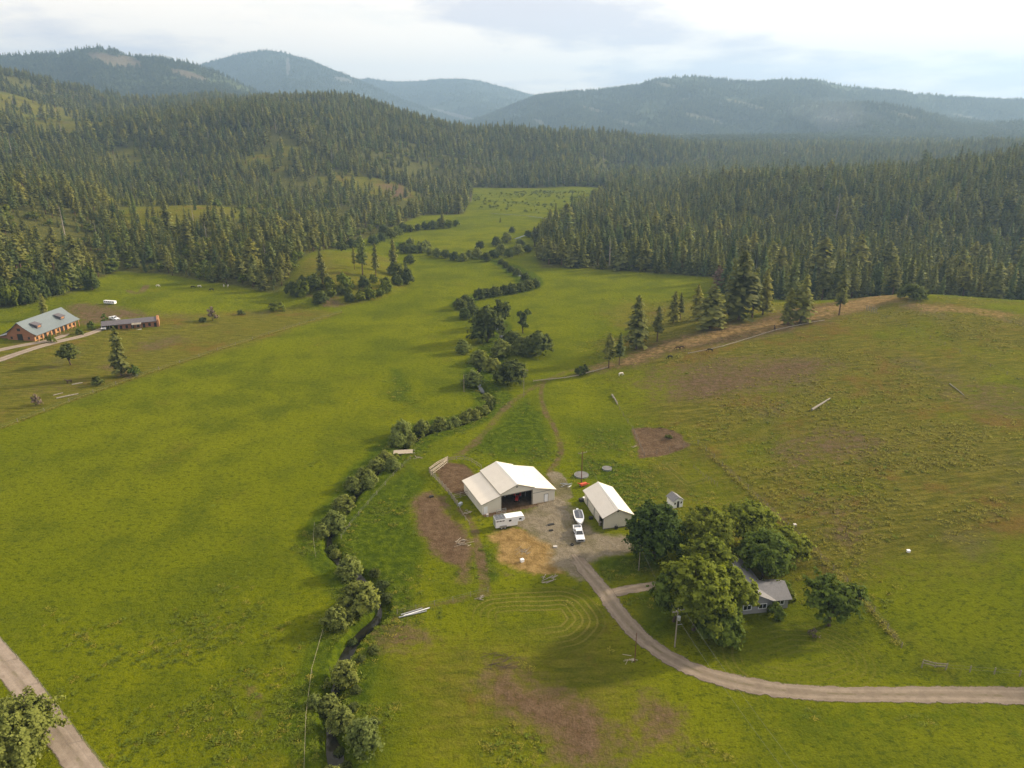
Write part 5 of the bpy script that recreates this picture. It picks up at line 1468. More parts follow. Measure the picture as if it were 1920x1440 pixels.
# long low stable building
r0 = W(222, 617); r1 = W(297, 612)
ang = math.atan2(r1[1] - r0[1], r1[0] - r0[0]); Ll = math.hypot(r1[0] - r0[0], r1[1] - r0[1])
lb = thing('long_stable', 'long low red-brown stable building with dark roof', 'building', (r0[0], r0[1], (r0[2] + r1[2]) / 2 - 0.2), ang)
MB().span(0, Ll, 0, 6.5, -0.6, 2.7).build('wall', M['red_wood'], lb)
MB().slab([(-6.5, -0.8, 2.65), (Ll - 0.4, -0.8, 2.65), (Ll - 0.4, 3.2, 3.9), (-6.5, 3.2, 3.9)], 0.14).build('roof_panel', M['dark_roof'], lb)
MB().slab([(-6.5, 3.21, 3.9), (Ll - 0.4, 3.21, 3.9), (Ll - 0.4, 7.3, 2.65), (-6.5, 7.3, 2.65)], 0.14).build('roof_panel', M['dark_roof'], lb)
MB().extrude([(-0.4, -0.6), (6.9, -0.6), (6.9, 3.2), (3.2, 4.4), (-0.4, 3.2)], 'x', Ll - 0.35, Ll + 0.5).build('end_wall', M['brown_wood'], lb)
for k in range(7):
    x = Ll * (k + 0.5) / 7
    MB().span(x - 0.5, x + 0.5, -0.04, -0.004, 0.5 if k % 2 else -0.3, 1.9).build('window' if k % 2 else 'door', M['dark'], lb)
MB().span(Ll * 0.36, Ll * 0.58, -3.0, -0.1, -0.4, 0.1).build('porch_deck', M['stone_pale'], lb)
for x in (Ll * 0.37, Ll * 0.47, Ll * 0.57): MB().bar((x, -2.8, 0.1), (x, -2.8, 2.5), 0.16).build('porch_post', M['weathered'], lb)
MB().slab([(Ll * 0.35, -3.2, 2.5), (Ll * 0.59, -3.2, 2.5), (Ll * 0.59, -0.85, 2.8), (Ll * 0.35, -0.85, 2.8)], 0.1).build('porch_roof', M['weathered'], lb)
for x in (-6.2, -3.2): 
    for y in (-0.5, 6.8): MB().bar((x, y, -0.6), (x, y, 2.6), 0.18).build('carport_post', M['weathered'], lb)
for px, py, rz, lab in ((215, 600, 60, 'white pickup truck parked behind the long stable'), (196, 617, 20, 'white pickup truck under the open end of the long stable')):
    p = W(px, py); pickup((p[0], p[1]), R(rz), lab, False)
# low stack of white panels near the pasture corner, built as a trailer
p = W(207, 570)
st_ = thing('panel_stack', 'low white stack of panels by the pasture track', 'trailer', (p[0], p[1], p[2]), R(-14))
st_.scale = (0.7, 0.7, 0.7)
MB().span(-4.5, 4.5, -1.1, 1.1, 0.6, 2.5).build('body', M['white_paint'], st_)
for x in (-1.0, 0.2): 
    for s in (-1, 1): wheel(st_, (x, s * 1.0, 0.4), 0.4, 0.24, 'y')
for k in range(5): MB().span(-3.9 + k * 1.7, -2.9 + k * 1.7, -1.13, -1.105, 1.5, 2.1).build('window', M['dark'], st_)

# ------------------------------------------------------------------ broadleaf trees by the house
def tree_at(name, base, top_or_h, Rc, kw, label, seed, mat, group=None):
    m_ = broadleaf_meshes(seed, name, top_or_h, Rc, mat=M[mat], **kw)
    return place_tree(name, m_, (base[0], base[1], base[2] - 0.1), 1.0, 0, label, 'tree', group)
big = dict(leaf=0.42, n_leaf=17000, lobes_n=20, open_=0.35, base=0.16)
tree_at('maple_tree', W(1226, 1046), 12.5, 6.7, dict(leaf=0.46, n_leaf=18000, lobes_n=26, open_=0.15, base=0.10), 'round dark green maple between the workshop and the house', 501, 'maple')
tree_at('ash_tree', W(1300, 1182), 14.5, 6.4, dict(big, open_=0.5, n_leaf=22000), 'tall pale yellow-green tree with thinning twiggy top in front of the house', 502, 'locust')
tree_at('broadleaf_tree', W(1262, 1165), 11.5, 4.4, big, 'dark green tree beside the transformer pole', 503, 'ash')
tree_at('broadleaf_tree', W(1348, 1198), 7.2, 4.6, dict(big, base=0.05, open_=0.15), 'rounded low green tree overhanging the mown lawn', 504, 'ash')
tree_at('broadleaf_tree', W(1360, 1160), 11.0, 5.2, dict(big, open_=0.45), 'yellow-green tree touching the farmhouse front corner', 505, 'locust')
tree_at('broadleaf_tree', W(1325, 1105), 12.0, 4.6, dict(big, open_=0.5), 'yellow-green tree leaning over the left side of the farmhouse roof', 511, 'locust')
tree_at('broadleaf_tree', W(1322, 1040), 10.5, 6.4, dict(big, open_=0.5), 'spreading yellow-green tree beside the dark maple', 506, 'locust')
tree_at('broadleaf_tree', W(1395, 1020), 10.0, 6.0, dict(big, open_=0.5), 'yellow-green tree near the wire fence behind the farmhouse', 507, 'locust')
tree_at('broadleaf_tree', W(1428, 1085), 10.5, 6.2, dict(big, open_=0.45), 'wide mid-green tree shading the back of the farmhouse', 508, 'ash')
tree_at('broadleaf_tree', W(1470, 1055), 8.0, 4.6, dict(big, open_=0.5), 'lighter green tree at the fence corner behind the farmhouse', 509, 'locust')
tree_at('orchard_tree', W(1553, 1172), 9.5, 5.6, dict(leaf=0.42, n_leaf=11000, lobes_n=15, open_=0.75, base=0.28, trunk=0.42), 'lone open-crowned tree with thick trunk on the lawn', 510, 'ash')
def bush_at(px, py, h, r, label, mat, seed, n=1600, leaf=0.4, group=None, name='shrub'):
    m_ = broadleaf_meshes(seed, name, h, r, leaf, n, M[mat], 0.05, 7, 0.15, 0.9, 0.08, 'bush')
    b = W(px, py)
    return place_tree(name, m_, (b[0], b[1], b[2] - 0.1), 1.0, 0, label, 'shrub', group)
bush_at(1455, 1158, 2.9, 2.0, 'green shrub at the right corner of the farmhouse', 'ash', 520)
bush_at(1478, 1128, 2.6, 1.4, 'hedge shrub beside the white lattice bench', 'bright_shrub', 521)
bush_at(1468, 1108, 2.6, 1.4, 'hedge shrub behind the house wing', 'ash', 522)
bush_at(1524, 1196, 2.3, 1.1, 'grey leafless shrub standing on the mown lawn', 'dead_twigs', 523, 160, 0.22)
bush_at(1254, 821, 0.9, 1.2, 'small green bush growing in the bare earth pen', 'alder', 524, 400, 0.3)
bush_at(1712, 561, 5.5, 7.0, 'large rounded green bush at the top of the knoll', 'alder', 525, 2600, 0.7)
bush_at(1088, 703, 3.2, 2.6, 'dark lone shrub on the crest beside the track', 'alder', 526, 900)
bush_at(1097, 697, 3.0, 1.6, 'dark twin shrub on the crest beside the track', 'alder', 527, 600)
bush_at(517, 583, 4.2, 5.2, 'bright green bush at the meadow corner below the rocky knoll', 'bright_shrub', 528, 1500, 0.6)
bush_at(183, 722, 3.2, 2.6, 'round green bush beside the ragged pasture pine', 'alder', 529, 900)
bush_at(252, 704, 4.2, 3.2, 'leafy bush leaning on the foot of the ragged pasture pine', 'ash', 530, 900)
bush_at(398, 602, 7.5, 2.6, 'grey leafless shrub tree by the pasture fence', 'dead_twigs', 531, 700, 0.5)
bush_at(381, 604, 2.4, 2.2, 'low green bush next to the grey leafless shrub', 'alder', 532, 600)
bush_at(452, 590, 2.4, 2.0, 'small round bush alone in the pasture', 'alder', 533, 500)
bush_at(96, 642, 3.4, 2.2, 'green bush between the timber barn and the lane', 'bright_shrub', 534, 700)
bush_at(150, 627, 2.8, 2.2, 'pale green bush beside the lane below the long stable', 'bright_shrub', 535, 700)
bush_at(172, 618, 4.0, 2.4, 'dark bush between the barn and the long stable', 'ash', 536, 700)
bush_at(198, 612, 6.5, 2.0, 'small upright tree at the open end of the long stable', 'ash', 537, 700)
bush_at(67, 760, 4.0, 2.0, 'faint grey shrub low in the left pasture', 'dead_twigs', 538, 400, 0.4)
tl = W(133, 684)
tree_at('pasture_tree', tl, 9.0, 3.7, dict(leaf=0.5, n_leaf=5000, lobes_n=14, open_=0.05, base=0.24, trunk=0.25), 'small leaning dark tree in the pasture below the barn lane', 540, 'alder')
lc = W(20, 1440)
tree_at('roadside_tree', W(22, 1425), 9.0, 7.2, dict(big, n_leaf=22000, leaf=0.32, base=0.06, open_=0.2), 'leafy grey-green tree overhanging the pale dirt road', 541, 'willow')
tree_at('roadside_tree', W(-70, 1400), 8.5, 6.0, dict(big, n_leaf=6000, leaf=0.6, base=0.06, open_=0.2), 'leafy tree beyond the one overhanging the dirt road', 542, 'willow')

# ------------------------------------------------------------------ shrubs along the creek
BV = {'willow': [broadleaf_meshes(600 + k, 'willow_shrub', 5.0, 3.2, 0.30, 5200, M['willow'], 0.04, 15, 0.15, 0.9, 0.10, 'bush') for k in range(4)],
      'alder': [broadleaf_meshes(610 + k, 'creek_shrub', 5.0, 3.2, 0.34, 4200, M['alder'], 0.04, 14, 0.15, 0.9, 0.10, 'bush') for k in range(4)],
      'bright': [broadleaf_meshes(620 + k, 'low_shrub', 5.0, 3.2, 0.55, 1300, M['bright_shrub'], 0.04, 8, 0.15, 0.9, 0.10, 'bush') for k in range(3)]}
def creek_bush(px, py, wpx, kind, label, group, aspect=1.0, k=[0]):
    """px,py: middle of the crown, wpx: its width in photo pixels"""
    b = W(px, py + wpx * 0.30)
    sc = wpx / pxm(b[1], b[2]) / 6.0
    vs = BV[kind]; k[0] += 1
    o = place_tree('creek_shrub', vs[k[0] % len(vs)], (b[0], b[1], b[2] - 0.15), sc, rnd.uniform(0, 6.28), label, 'shrub', group)
    o.scale = (sc, sc, sc * aspect)
    return o
NEAR_W = [(655,1062,52,'elongated willow on the creek bank where the banks pinch together'),(680,1122,74,'largest rounded willow leaning over the dark creek bend'),(632,1160,56,'rounded willow on the meadow side of the largest willow'),
          (648,1257,62,'single rounded willow below the bare creek bend'),(617,1306,44,'small willow next to two others near the thin white wire'),(640,1341,50,'middle willow of the cluster near the thin white wire'),
          (683,1378,78,'broad willow at the downstream end of the cluster'),(590,1312,30,'dark low willow at the meadow edge of the cluster'),(622,1440,46,'willow top below the broad cluster by the creek')]
for px, py, w, lab in NEAR_W: creek_bush(px, py, w, 'willow', lab, None, 1.0)
for px, py, w in [(703,1072,26),(716,1092,28),(726,1112,28),(700,1215,22),(676,1232,20),(668,1290,22),(662,1322,22),(700,1350,22),(636,1392,24),(650,1420,24),(655,1100,20),(660,1190,20)]:
    creek_bush(px, py, w, 'alder', 'low dark green bush hugging the lower creek bank', 'low bushes on the lower creek bank', 0.75)
for px, py, w in [(628,972,52),(604,992,34),(645,938,46),(662,905,36),(684,888,44),(706,866,40),(722,852,34),(736,872,30),(690,905,26)]:
    creek_bush(px, py, w, 'willow', 'willow shrub on the creek bank between the bare bend and the plank bridge', 'willows below the plank bridge')
rb = random.Random(21)
for k in range(30):
    c_ = CREEK_PX[10 + int(k * 13 / 30)]; n_ = CREEK_PX[11 + int(k * 13 / 30)]; f_ = rb.random()
    px, py = c_[0] + (n_[0] - c_[0]) * f_ + rb.uniform(-9, 9), c_[1] + (n_[1] - c_[1]) * f_ + rb.uniform(-9, 5)
    creek_bush(px, py - 6, rb.uniform(10, 26), rb.choice(['willow', 'willow', 'alder', 'bright']), 'small shrub filling the creek bank between the larger willows', 'small creek bank shrubs', rb.uniform(0.7, 1.2))
for px, py, w in [(754,806,40),(744,824,32),(770,815,28),(792,797,34),(826,790,36),(852,786,30),(872,778,30),(892,772,28),(908,763,24),(840,795,24)]:
    creek_bush(px, py, w, 'willow', 'grey-green shrub lining the creek upstream of the plank bridge', 'shrubs above the plank bridge')
for px, py, w, kd, a, lab in [(912,622,64,'alder',1.25,'largest dark alder clump in the middle of the creek copse'),(1006,650,56,'alder',1.0,'rounded dark alder on the dry side of the creek copse'),
        (960,700,60,'alder',0.95,'broad dark shrub nearest the track in the creek copse'),(984,648,44,'willow',0.9,'pale willow beside the rounded alder in the copse'),
        (940,655,46,'willow',0.9,'grey-green willow in the centre of the copse'),(900,668,44,'willow',0.9,'pale rounded willow on the meadow side of the copse'),
        (868,652,32,'willow',1.0,'willow standing apart from the copse in the meadow'),(888,712,42,'willow',0.9,'low willow at the lower tip of the copse'),
        (912,738,26,'willow',0.8,'small pale willow over the creek below the copse'),(1022,640,30,'alder',1.0,'small dark alder at the outer edge of the copse'),
        (960,640,40,'alder',1.0,'dark alder behind the water gap in the copse'),(925,685,34,'willow',0.9,'small willow between the broad shrub and the meadow')]:
    creek_bush(px, py, w, kd, lab, None, a)
t1 = W(938, 612); tree_at('cottonwood_tree', t1, height_px(t1, 560), 5.2, dict(leaf=0.6, n_leaf=3400, lobes_n=10, open_=0.4, base=0.25), 'tall spreading tree at the upper end of the creek copse', 550, 'alder')
t1 = W(981, 625); tree_at('poplar_tree', t1, height_px(t1, 579), 3.0, dict(leaf=0.55, n_leaf=2600, lobes_n=9, open_=0.15, base=0.15, shape='tall'), 'upright poplar standing alone beside the creek copse', 551, 'alder')
for px, py, w in [(863,572,26),(874,564,30),(886,584,26),(872,590,26),(900,553,24),(912,551,22),(928,548,24),(945,545,22),(960,543,24),(975,540,24),(990,536,24),(1003,533,22),(985,520,18),(970,512,18),(958,506,16),(948,498,16),(940,492,14)]:
    creek_bush(px, py, w, 'alder', 'shrub of the winding creek hedge across the middle meadow', 'creek hedge in the middle meadow')
for px, py, w in [(756,467,24),(772,468,20),(790,466,26),(806,474,18),(820,476,22),(835,478,20),(852,482,20),(868,484,20),(770,455,18),(800,460,20),(880,476,22),(896,478,26),(912,484,22),(925,478,20),(900,462,20),(940,470,26),(955,476,22),(970,470,24),(930,455,22),(950,448,24),(975,458,20),(990,468,18),(990,440,16),(1005,436,16),(960,432,14),(1020,425,14),(1040,415,12)]:
    creek_bush(px, py, w, 'willow' if (px // 2) % 3 else 'alder', 'low shrub of the creek thicket across the far meadow', 'far meadow thicket')
for px, py, w in [(700,452,22),(716,446,20),(732,440,22),(745,434,20),(756,428,20),(770,430,18),(784,428,16),(796,425,18),(812,424,20),(826,420,22),(842,422,20),(855,420,16),(720,432,20),(660,458,22),(640,464,22),(676,455,20)]:
    creek_bush(px, py, w, 'bright' if px % 4 else 'alder', 'shrub at the foot of the left hills beside the far meadow', 'shrubs at the far hill foot')
r2 = random.Random(5)
for k in range(34):
    u = k / 33
    px = 548 + 222 * u + r2.uniform(-8, 8); py = 566 - 90 * (u - 0.35) ** 2 + r2.uniform(-34, 2) - 24 * max(0, u - 0.75)
    creek_bush(px, py - 4, r2.uniform(16, 32), 'bright' if r2.random() < 0.45 else 'alder', 'scrub bush on the flank of the rocky knoll', 'scrub on the rocky knoll', 1.1)
for k in range(26):
    px = r2.uniform(-5, 178); py = 572 - px * 0.22 + r2.uniform(-30, 4)
    creek_bush(px, py, r2.uniform(18, 34), 'bright' if r2.random() < 0.5 else 'alder', 'young bushy growth on the slope behind the timber barn', 'bushes above the timber barn', 1.5)
# the wet far meadow: too many little bushes to count
wx, wy = [], []
MARSH = WL([(890,392),(886,366),(1000,358),(1130,360),(1090,385),(1050,402),(960,398)])
ax, ay = jitter_grid(-140, 200, 600, 1150, 7.5, rng)
s = in_poly(ax, ay, [tuple(p) for p in MARSH]) & (rng.uniform(size=ax.size) < np.clip(0.55 + fbm(ax / 40, ay / 40, 481, 3) * 2.0, 0, 1))
ax, ay = ax[s], ay[s]
low = bpy.data.collections.new('low_shrub_stock')
for k in range(3): 
    m_ = broadleaf_meshes(640 + k, 'lowb', 5.0, 3.4, 1.0, 160, M['bright_shrub'], 0.04, 5, 0.1, 0.8, 0.05, 'bush')
    o = bpy.data.objects.new('low_%d' % k, m_[1]); low.objects.link(o)
ss = rng.uniform(0.15, 0.5, ax.size)
scatter('marsh_shrubs', np.stack([ax, ay, hz(ax, ay)], 1), rng.integers(0, 3, ax.size), rng.uniform(0, 6.28, ax.size), np.stack([ss * 1.3, ss * 1.3, ss], 1), low, 'low willow scrub covering the wet far meadow', 'scrub')

# tall grass and weeds
def tuft_mesh(seed, n, h, spread, mat):
    r = np.random.default_rng(seed)
    V = []; Q = []
    for k in range(n):
        a = r.uniform(0, 6.28); d = spread * math.sqrt(r.uniform()); x, y = math.cos(a) * d, math.sin(a) * d
        hh_ = h * r.uniform(0.5, 1.1); w = 0.12 * r.uniform(0.6, 1.6); b = r.uniform(0, 6.28)
        lx, ly = r.normal() * 1.3 * hh_, r.normal() * 1.3 * hh_
        dx, dy = math.cos(b) * w, math.sin(b) * w
        i = len(V)
        V += [(x - dx, y - dy, -0.05), (x + dx, y + dy, -0.05), (x + lx + dx * 0.5, y + ly + dy * 0.5, hh_), (x + lx - dx * 0.5, y + ly - dy * 0.5, hh_)]
        n_z = (Vector(V[i + 1]) - Vector(V[i])).cross(Vector(V[i + 2]) - Vector(V[i])).z
        Q.append((i, i + 1, i + 2, i + 3) if n_z > 0 else (i + 3, i + 2, i + 1, i))
    me = mesh_np('tuft', np.array(V), np.array(Q), (mat,), normals=np.tile([0.12, 0.0, 0.99], (len(V), 1)))
    attr_float(me, 'tint', np.tile([0.45, 0.45, 0.8, 0.8], n))
    return me
M['tall_grass'] = foliage('tall_grass', (0.088, 0.120, 0.011), (0.150, 0.185, 0.016), 0.2, 0.3, 0.3)
M['dry_grass'] = foliage('dry_grass', (0.150, 0.148, 0.014), (0.255, 0.235, 0.036), 0.2, 0.3, 0.3)
gc_ = bpy.data.collections.new('grass_stock')
for k in range(3): gc_.objects.link(bpy.data.objects.new('g_a%d' % k, tuft_mesh(700 + k, 34, 0.30, 0.8, M['tall_grass'])))
for k in range(3): gc_.objects.link(bpy.data.objects.new('g_b%d' % k, tuft_mesh(710 + k, 26, 0.24, 0.8, M['dry_grass'])))
N0 = 260000
rD = 78 * np.exp(rng.uniform(size=N0) * math.log(430 / 78)); rT = rng.uniform(R(-38), R(38), N0)
tx_, ty_ = np.sin(rT) * rD, np.cos(rT) * rD
Zt = zones(tx_, ty_)
nA = fbm(tx_ / 14, ty_ / 14, 501, 4); nB = fbm(tx_ / 45, ty_ / 45, 507, 3)
right = sstep(-5, 40, tx_)
pr = np.clip(Zt['lush'] * (0.22 + 1.5 * nA) + right * Zt['dry'] * (0.4 + 1.8 * nA + nB) - 0.10 + nA * 0.4 + nB * 0.25, 0, 1)
pr *= (1 - Zt['gravel']) * (1 - np.clip(Zt['dirt'] * 1.25, 0, 1)) * (1 - Zt['mulch']) * (1 - Zt['mow']) * (1 - Zt['forest'])
def inside_rect(x, y, o, ang, w, l, m=0.3):
    c, s_ = math.cos(ang), math.sin(ang)
    u_ = (x - o[0]) * c + (y - o[1]) * s_; v_ = -(x - o[0]) * s_ + (y - o[1]) * c
    return (u_ > -m) & (u_ < w + m) & (v_ > -m) & (v_ < l + m)
bad = inside_rect(tx_, ty_, b0, BA, Wb, Lb) | inside_rect(tx_, ty_, s0, SA, Ws, Ls) | inside_rect(tx_, ty_, h0, HA, 11.5, 14)
dw, _ = polyline_dist(tx_, ty_, CREEK[::2])
bad |= dw < 2.1
for ln in ([(1920,1305),(1650,1303),(1500,1300),(1400,1285),(1320,1265),(1250,1233),(1195,1190),(1160,1150),(1130,1105),(1100,1072)], [(1128,1118),(1245,1096)], [(-40,1190),(30,1265),(75,1330),(125,1395),(165,1450)]):
    dd, _ = polyline_dist(tx_, ty_, WL(ln)); bad |= dd < 2.5
k = (rng.uniform(size=N0) < pr * 0.62) & ~bad
tx_, ty_ = tx_[k], ty_[k]
lu = Zt['lush'][k]; dr_ = Zt['dry'][k]
gv = np.where(rng.uniform(size=tx_.size) < np.clip(0.3 + dr_ * 0.9 - lu * 0.2, 0.12, 0.95), rng.integers(3, 6, tx_.size), rng.integers(0, 3, tx_.size))
gs_ = rng.uniform(0.4, 1.0, tx_.size) * 0.72
fl_ = []
for ln, stp in ((WL([(-20,812),(120,757),(260,706),(400,660),(520,622),(640,586)]), 0.22), (WL([(1310,833),(1360,878),(1420,935),(1480,990),(1540,1050),(1600,1105),(1690,1215)]), 0.5)):
    P_ = np.array(ln); s_ = np.concatenate([[0], np.cumsum(np.hypot(*np.diff(P_, axis=0).T))]); t_ = np.arange(0, s_[-1], stp)
    fl_.append(np.stack([np.interp(t_, s_, P_[:, 0]) + rng.normal(0, 0.35, t_.size), np.interp(t_, s_, P_[:, 1]) + rng.normal(0, 0.45, t_.size)], 1))
fl_ = np.concatenate(fl_)
tx_ = np.concatenate([tx_, fl_[:, 0]]); ty_ = np.concatenate([ty_, fl_[:, 1]])
gv = np.concatenate([gv, rng.integers(3, 6, len(fl_))]); gs_ = np.concatenate([gs_, rng.uniform(0.4, 0.75, len(fl_))])
scatter('tall_grass', np.stack([tx_, ty_, hz(tx_, ty_)], 1), gv, rng.uniform(0, 6.28, tx_.size), np.stack([gs_ * 1.2, gs_ * 1.2, gs_], 1), gc_, 'tufts of tall grass and weeds over the meadow and banks', 'grass')

# ------------------------------------------------------------------ fences
def fence(name, pts, label, spacing, h, mat='weathered', rails=(), wires=(), rail_r=0.05, post_r=0.07, jit=0.0, group=None):
    P = np.array(pts)
    s = np.concatenate([[0], np.cumsum(np.hypot(*np.diff(P, axis=0).T))])
    n_ = max(2, int(round(s[-1] / spacing)) + 1)
    t = np.linspace(0, s[-1], n_)
    X = np.interp(t, s, P[:, 0]); Y = np.interp(t, s, P[:, 1]); Zf = hz(X, Y)
    o = thing(name, label, 'fence', (X[0], Y[0], Zf[0]), 0, group)
    base = Vector((X[0], Y[0], Zf[0]))
    tops = []
    pm = MB().tube([(0, 0, -0.3), (0, 0, h)], [post_r, post_r * 0.9], 6).mesh('post', M[mat])
    for x, y, z in zip(X, Y, Zf):
        p = Vector((x, y, z)) - base
        q = link('post', pm, o); q.location = p
        q.rotation_euler = (rnd.uniform(-jit, jit), rnd.uniform(-jit, jit), 0)
        tops.append(p)
    for a_, b_ in zip(tops[:-1], tops[1:]):
        for zr in rails:
            MB().bar(a_ + Vector((0, 0, zr + rnd.uniform(-.04, .04))), b_ + Vector((0, 0, zr + rnd.uniform(-.04, .04))), rail_r, rail_r * 2.4).build('rail', M[mat], o)
    for zw in wires:
        MB().tube([p + Vector((0, 0, zw)) for p in tops], 0.015, 4).build('wire', M['wire'], o)
    return o
# corral beside the barn: board panels between posts
cor = WL([(805,887),(822,905),(838,922),(848,936),(858,950)])
fence('corral_fence', cor, 'pale board corral fence along the red earth pen', 2.2, 1.7, 'weathered', (0.35, 0.8, 1.25), post_r=0.1, rail_r=0.06)
fence('corral_fence', WL([(805,887),(820,876),(840,865)]), 'bright bare-wood rail chute at the top corner of the corral', 2.2, 1.6, 'pale_wood', (0.5, 1.1, 1.5), post_r=0.09, rail_r=0.09)
fence('corral_fence', WL([(808,893),(824,881),(839,869)]), 'second bare-wood rail of the corral loading chute', 2.2, 1.6, 'pale_wood', (0.5, 1.1, 1.5), post_r=0.09, rail_r=0.09)
fence('corral_fence', WL([(840,865),(868,862),(886,868),(903,880)]), 'dark rail fence closing the back of the corral', 2.5, 1.4, 'weathered', (0.5, 1.1))
fence('corral_fence', WL([(850,938),(862,934),(878,930)]), 'rail fence joining the corral to the barn corner', 2.0, 1.5, 'weathered', (0.4, 0.9, 1.4), post_r=0.1)
fence('corral_fence', WL([(858,950),(868,970),(880,985)]), 'low fence running from the corral to the yard gate', 2.5, 1.3, 'weathered', (0.9,))
fence('wire_fence', WL([(1310,833),(1360,878),(1420,935),(1480,990),(1540,1050),(1600,1105),(1640,1150),(1690,1215)]), 'long post and wire fence separating the lawn from the dry slope', 4.5, 1.25, 'weathered', (), (0.5, 1.1))
fence('wire_fence', WL([(1186,806),(1196,828),(1208,856)]), 'post and wire fence on the near side of the bare earth pen', 3.0, 1.3, 'weathered', (), (0.5, 1.1))
fence('wire_fence', WL([(1208,856),(1250,846),(1308,832)]), 'post and wire fence between the bare earth pen and the garden', 4.0, 1.3, 'weathered', (), (0.5, 1.1))
fence('wire_fence', WL([(1150,745),(1165,775),(1186,806)]), 'short wire fence running up from the bare earth pen', 5.0, 1.2, 'weathered', (), (0.5, 1.1))
fence('wire_fence', WL([(1300,878),(1320,895),(1345,912)]), 'short grey fence of stakes beside the garden plot', 1.2, 1.1, 'weathered', (), (0.6, 1.0), post_r=0.05, jit=0.1)
fence('rail_fence', WL([(1000,716),(1060,710),(1090,704),(1140,690)]), 'low pale log rail fence along the foot of the crest', 6.0, 0.9, 'pale_wood', (0.45,), rail_r=0.12)
fence('rail_fence', WL([(1290,664),(1340,655),(1400,637),(1450,621),(1500,610),(1545,602)]), 'long pale log rail fence along the brown crest', 7.0, 0.8, 'pale_wood', (0.4,), rail_r=0.10)
fence('wire_fence', WL([(1625,582),(1632,584),(1642,588)]), 'three dark stake posts standing on the crest corner', 1.8, 2.2, 'weathered', (), (), post_r=0.16, jit=0.08)
fence('wire_fence', WL([(1645,590),(1720,625),(1800,660),(1880,700),(1960,735)]), 'sagging post and wire fence down the right side of the knoll', 7, 1.2, 'weathered', (), (0.5, 1.1))
fence('wire_fence', WL([(1728,1252),(1790,1258),(1850,1262),(1960,1272)]), 'wire fence with brace posts above the driveway', 4, 1.3, 'weathered', (), (0.5, 1.1), post_r=0.1)
fence('rail_fence', WL([(1730,1246),(1752,1252),(1775,1253)]), 'leaning grey rail gate at the end of the driveway fence', 1.8, 1.1, 'weathered', (0.4, 0.9), rail_r=0.07)
fence('electric_fence', WL([(571,1450),(573,1380),(576,1320),(588,1245),(606,1188)]), 'thin white electric tape fence along the lower creek', 9, 1.0, 'pale_wood', (0.92,), post_r=0.03, rail_r=0.025)
fence('electric_fence', WL([(590,985),(588,1015),(592,1045)]), 'short piece of white tape fence by the upper willow bend', 7, 1.0, 'pale_wood', (0.92,), post_r=0.03, rail_r=0.025)
fence('wire_fence', WL([(-20,812),(120,757),(260,706),(400,660),(520,622),(640,586)]), 'long wire fence dividing the left pasture from the big meadow', 9, 1.2, 'weathered', (), (0.5, 1.1), post_r=0.09)
fence('wire_fence', WL([(-5,1195),(60,1265),(110,1330),(160,1395),(205,1450)]), 'wire fence running along the pale dirt road', 10, 1.1, 'weathered', (), (0.5, 1.0))
fence('wire_fence', WL([(640,1010),(665,975),(700,935),(740,890),(770,862)]), 'wire fence along the creek bank behind the corral', 5, 1.1, 'weathered', (), (0.5, 1.0))
fence('wire_fence', WL([(745,1152),(800,1138),(860,1125),(915,1110)]), 'wire fence across the lower edge of the horse paddock', 4, 1.1, 'weathered', (), (0.5, 1.0))

# ------------------------------------------------------------------ utility poles and wires
def upole(px, py, top, mat, label, arm=True, tr=False, r=0.14):
    b = W(px, py); h = height_px(b, top)
    t = thing('utility_pole', label, 'pole', tuple(b), R(20))
    MB().tube([(0, 0, -0.5), (0, 0, h)], [r, r * 0.7], 8).build('pole', M[mat], t)
    if arm:
        MB().bar((-1.2, -0.12, h - 0.45), (1.2, -0.12, h - 0.45), 0.1, 0.12).build('crossarm', M['weathered'], t)
        for x in (-1.1, -0.4, 0.4, 1.1): MB().lathe([(0.04, 0), (0.06, 0.1), (0.03, 0.18)], (x, -0.12, h - 0.39), 8).build('insulator', M['stone_pale'], t)
    if tr:
        c = MB().lathe([(0.27, 0), (0.30, 0.05), (0.30, 0.75), (0.2, 0.85)], (0.02, -0.45, h - 2.1), 12).build('transformer', M['galvanised'], t)
        MB().bar((0.0, -0.05, h - 3.4), (0.9, -0.3, h - 3.3), 0.06).build('bracket', M['galvanised'], t)
    return b, h
pA = upole(1090, 906, 846, 'pole_brown', 'tall reddish utility pole with crossarm behind the workshop')
pB = upole(1197.6, 1070, 1023, 'pole_grey', 'short grey utility pole in front of the dark maple', False, False, 0.12)
pC = upole(1265, 1213, 1141, 'pole_grey', 'utility pole with a grey transformer beside the driveway trees', True, True)
pD = upole(1190, 1241, 1187, 'pole_brown', 'thin bare pole on the outer side of the driveway bend', False, False, 0.09)
pE = upole(982, 745, 705, 'pole_grey', 'pale thin pole at the fork of the two tracks', False, False, 0.09)
pF = upole(870, 735, 702, 'pole_grey', 'pale thin pole in the meadow beside the creek copse', False, False, 0.09)
def span_wire(a_, b_, label, sag=0.9, r=0.013):
    a_ = Vector(a_); b_ = Vector(b_)
    pts = [a_.lerp(b_, k / 12) - Vector((0, 0, sag * 4 * (k / 12) * (1 - k / 12))) for k in range(13)]
    o = MB().tube(pts, r, 5, False).build('power_line', M['wire'])
    tag(o, label, 'wire', 'overhead power lines')
tp = lambda p, dz=0.0, dx=0.0: (p[0][0] + dx, p[0][1], p[0][2] + p[1] + dz)
end = at_d(1560, 1500, 66)
for k, dx in enumerate((-1.0, 1.0)):
    e_ = Vector((end[0] + dx, end[1], 7.5))
    span_wire(tp(pC, -0.25, dx), e_, ['upper overhead power line from the transformer pole over the lawn', 'lower overhead power line from the transformer pole over the lawn'][k])
span_wire(tp(pC, -1.0), tp(pB, -0.2), 'overhead line between the transformer pole and the short grey pole')
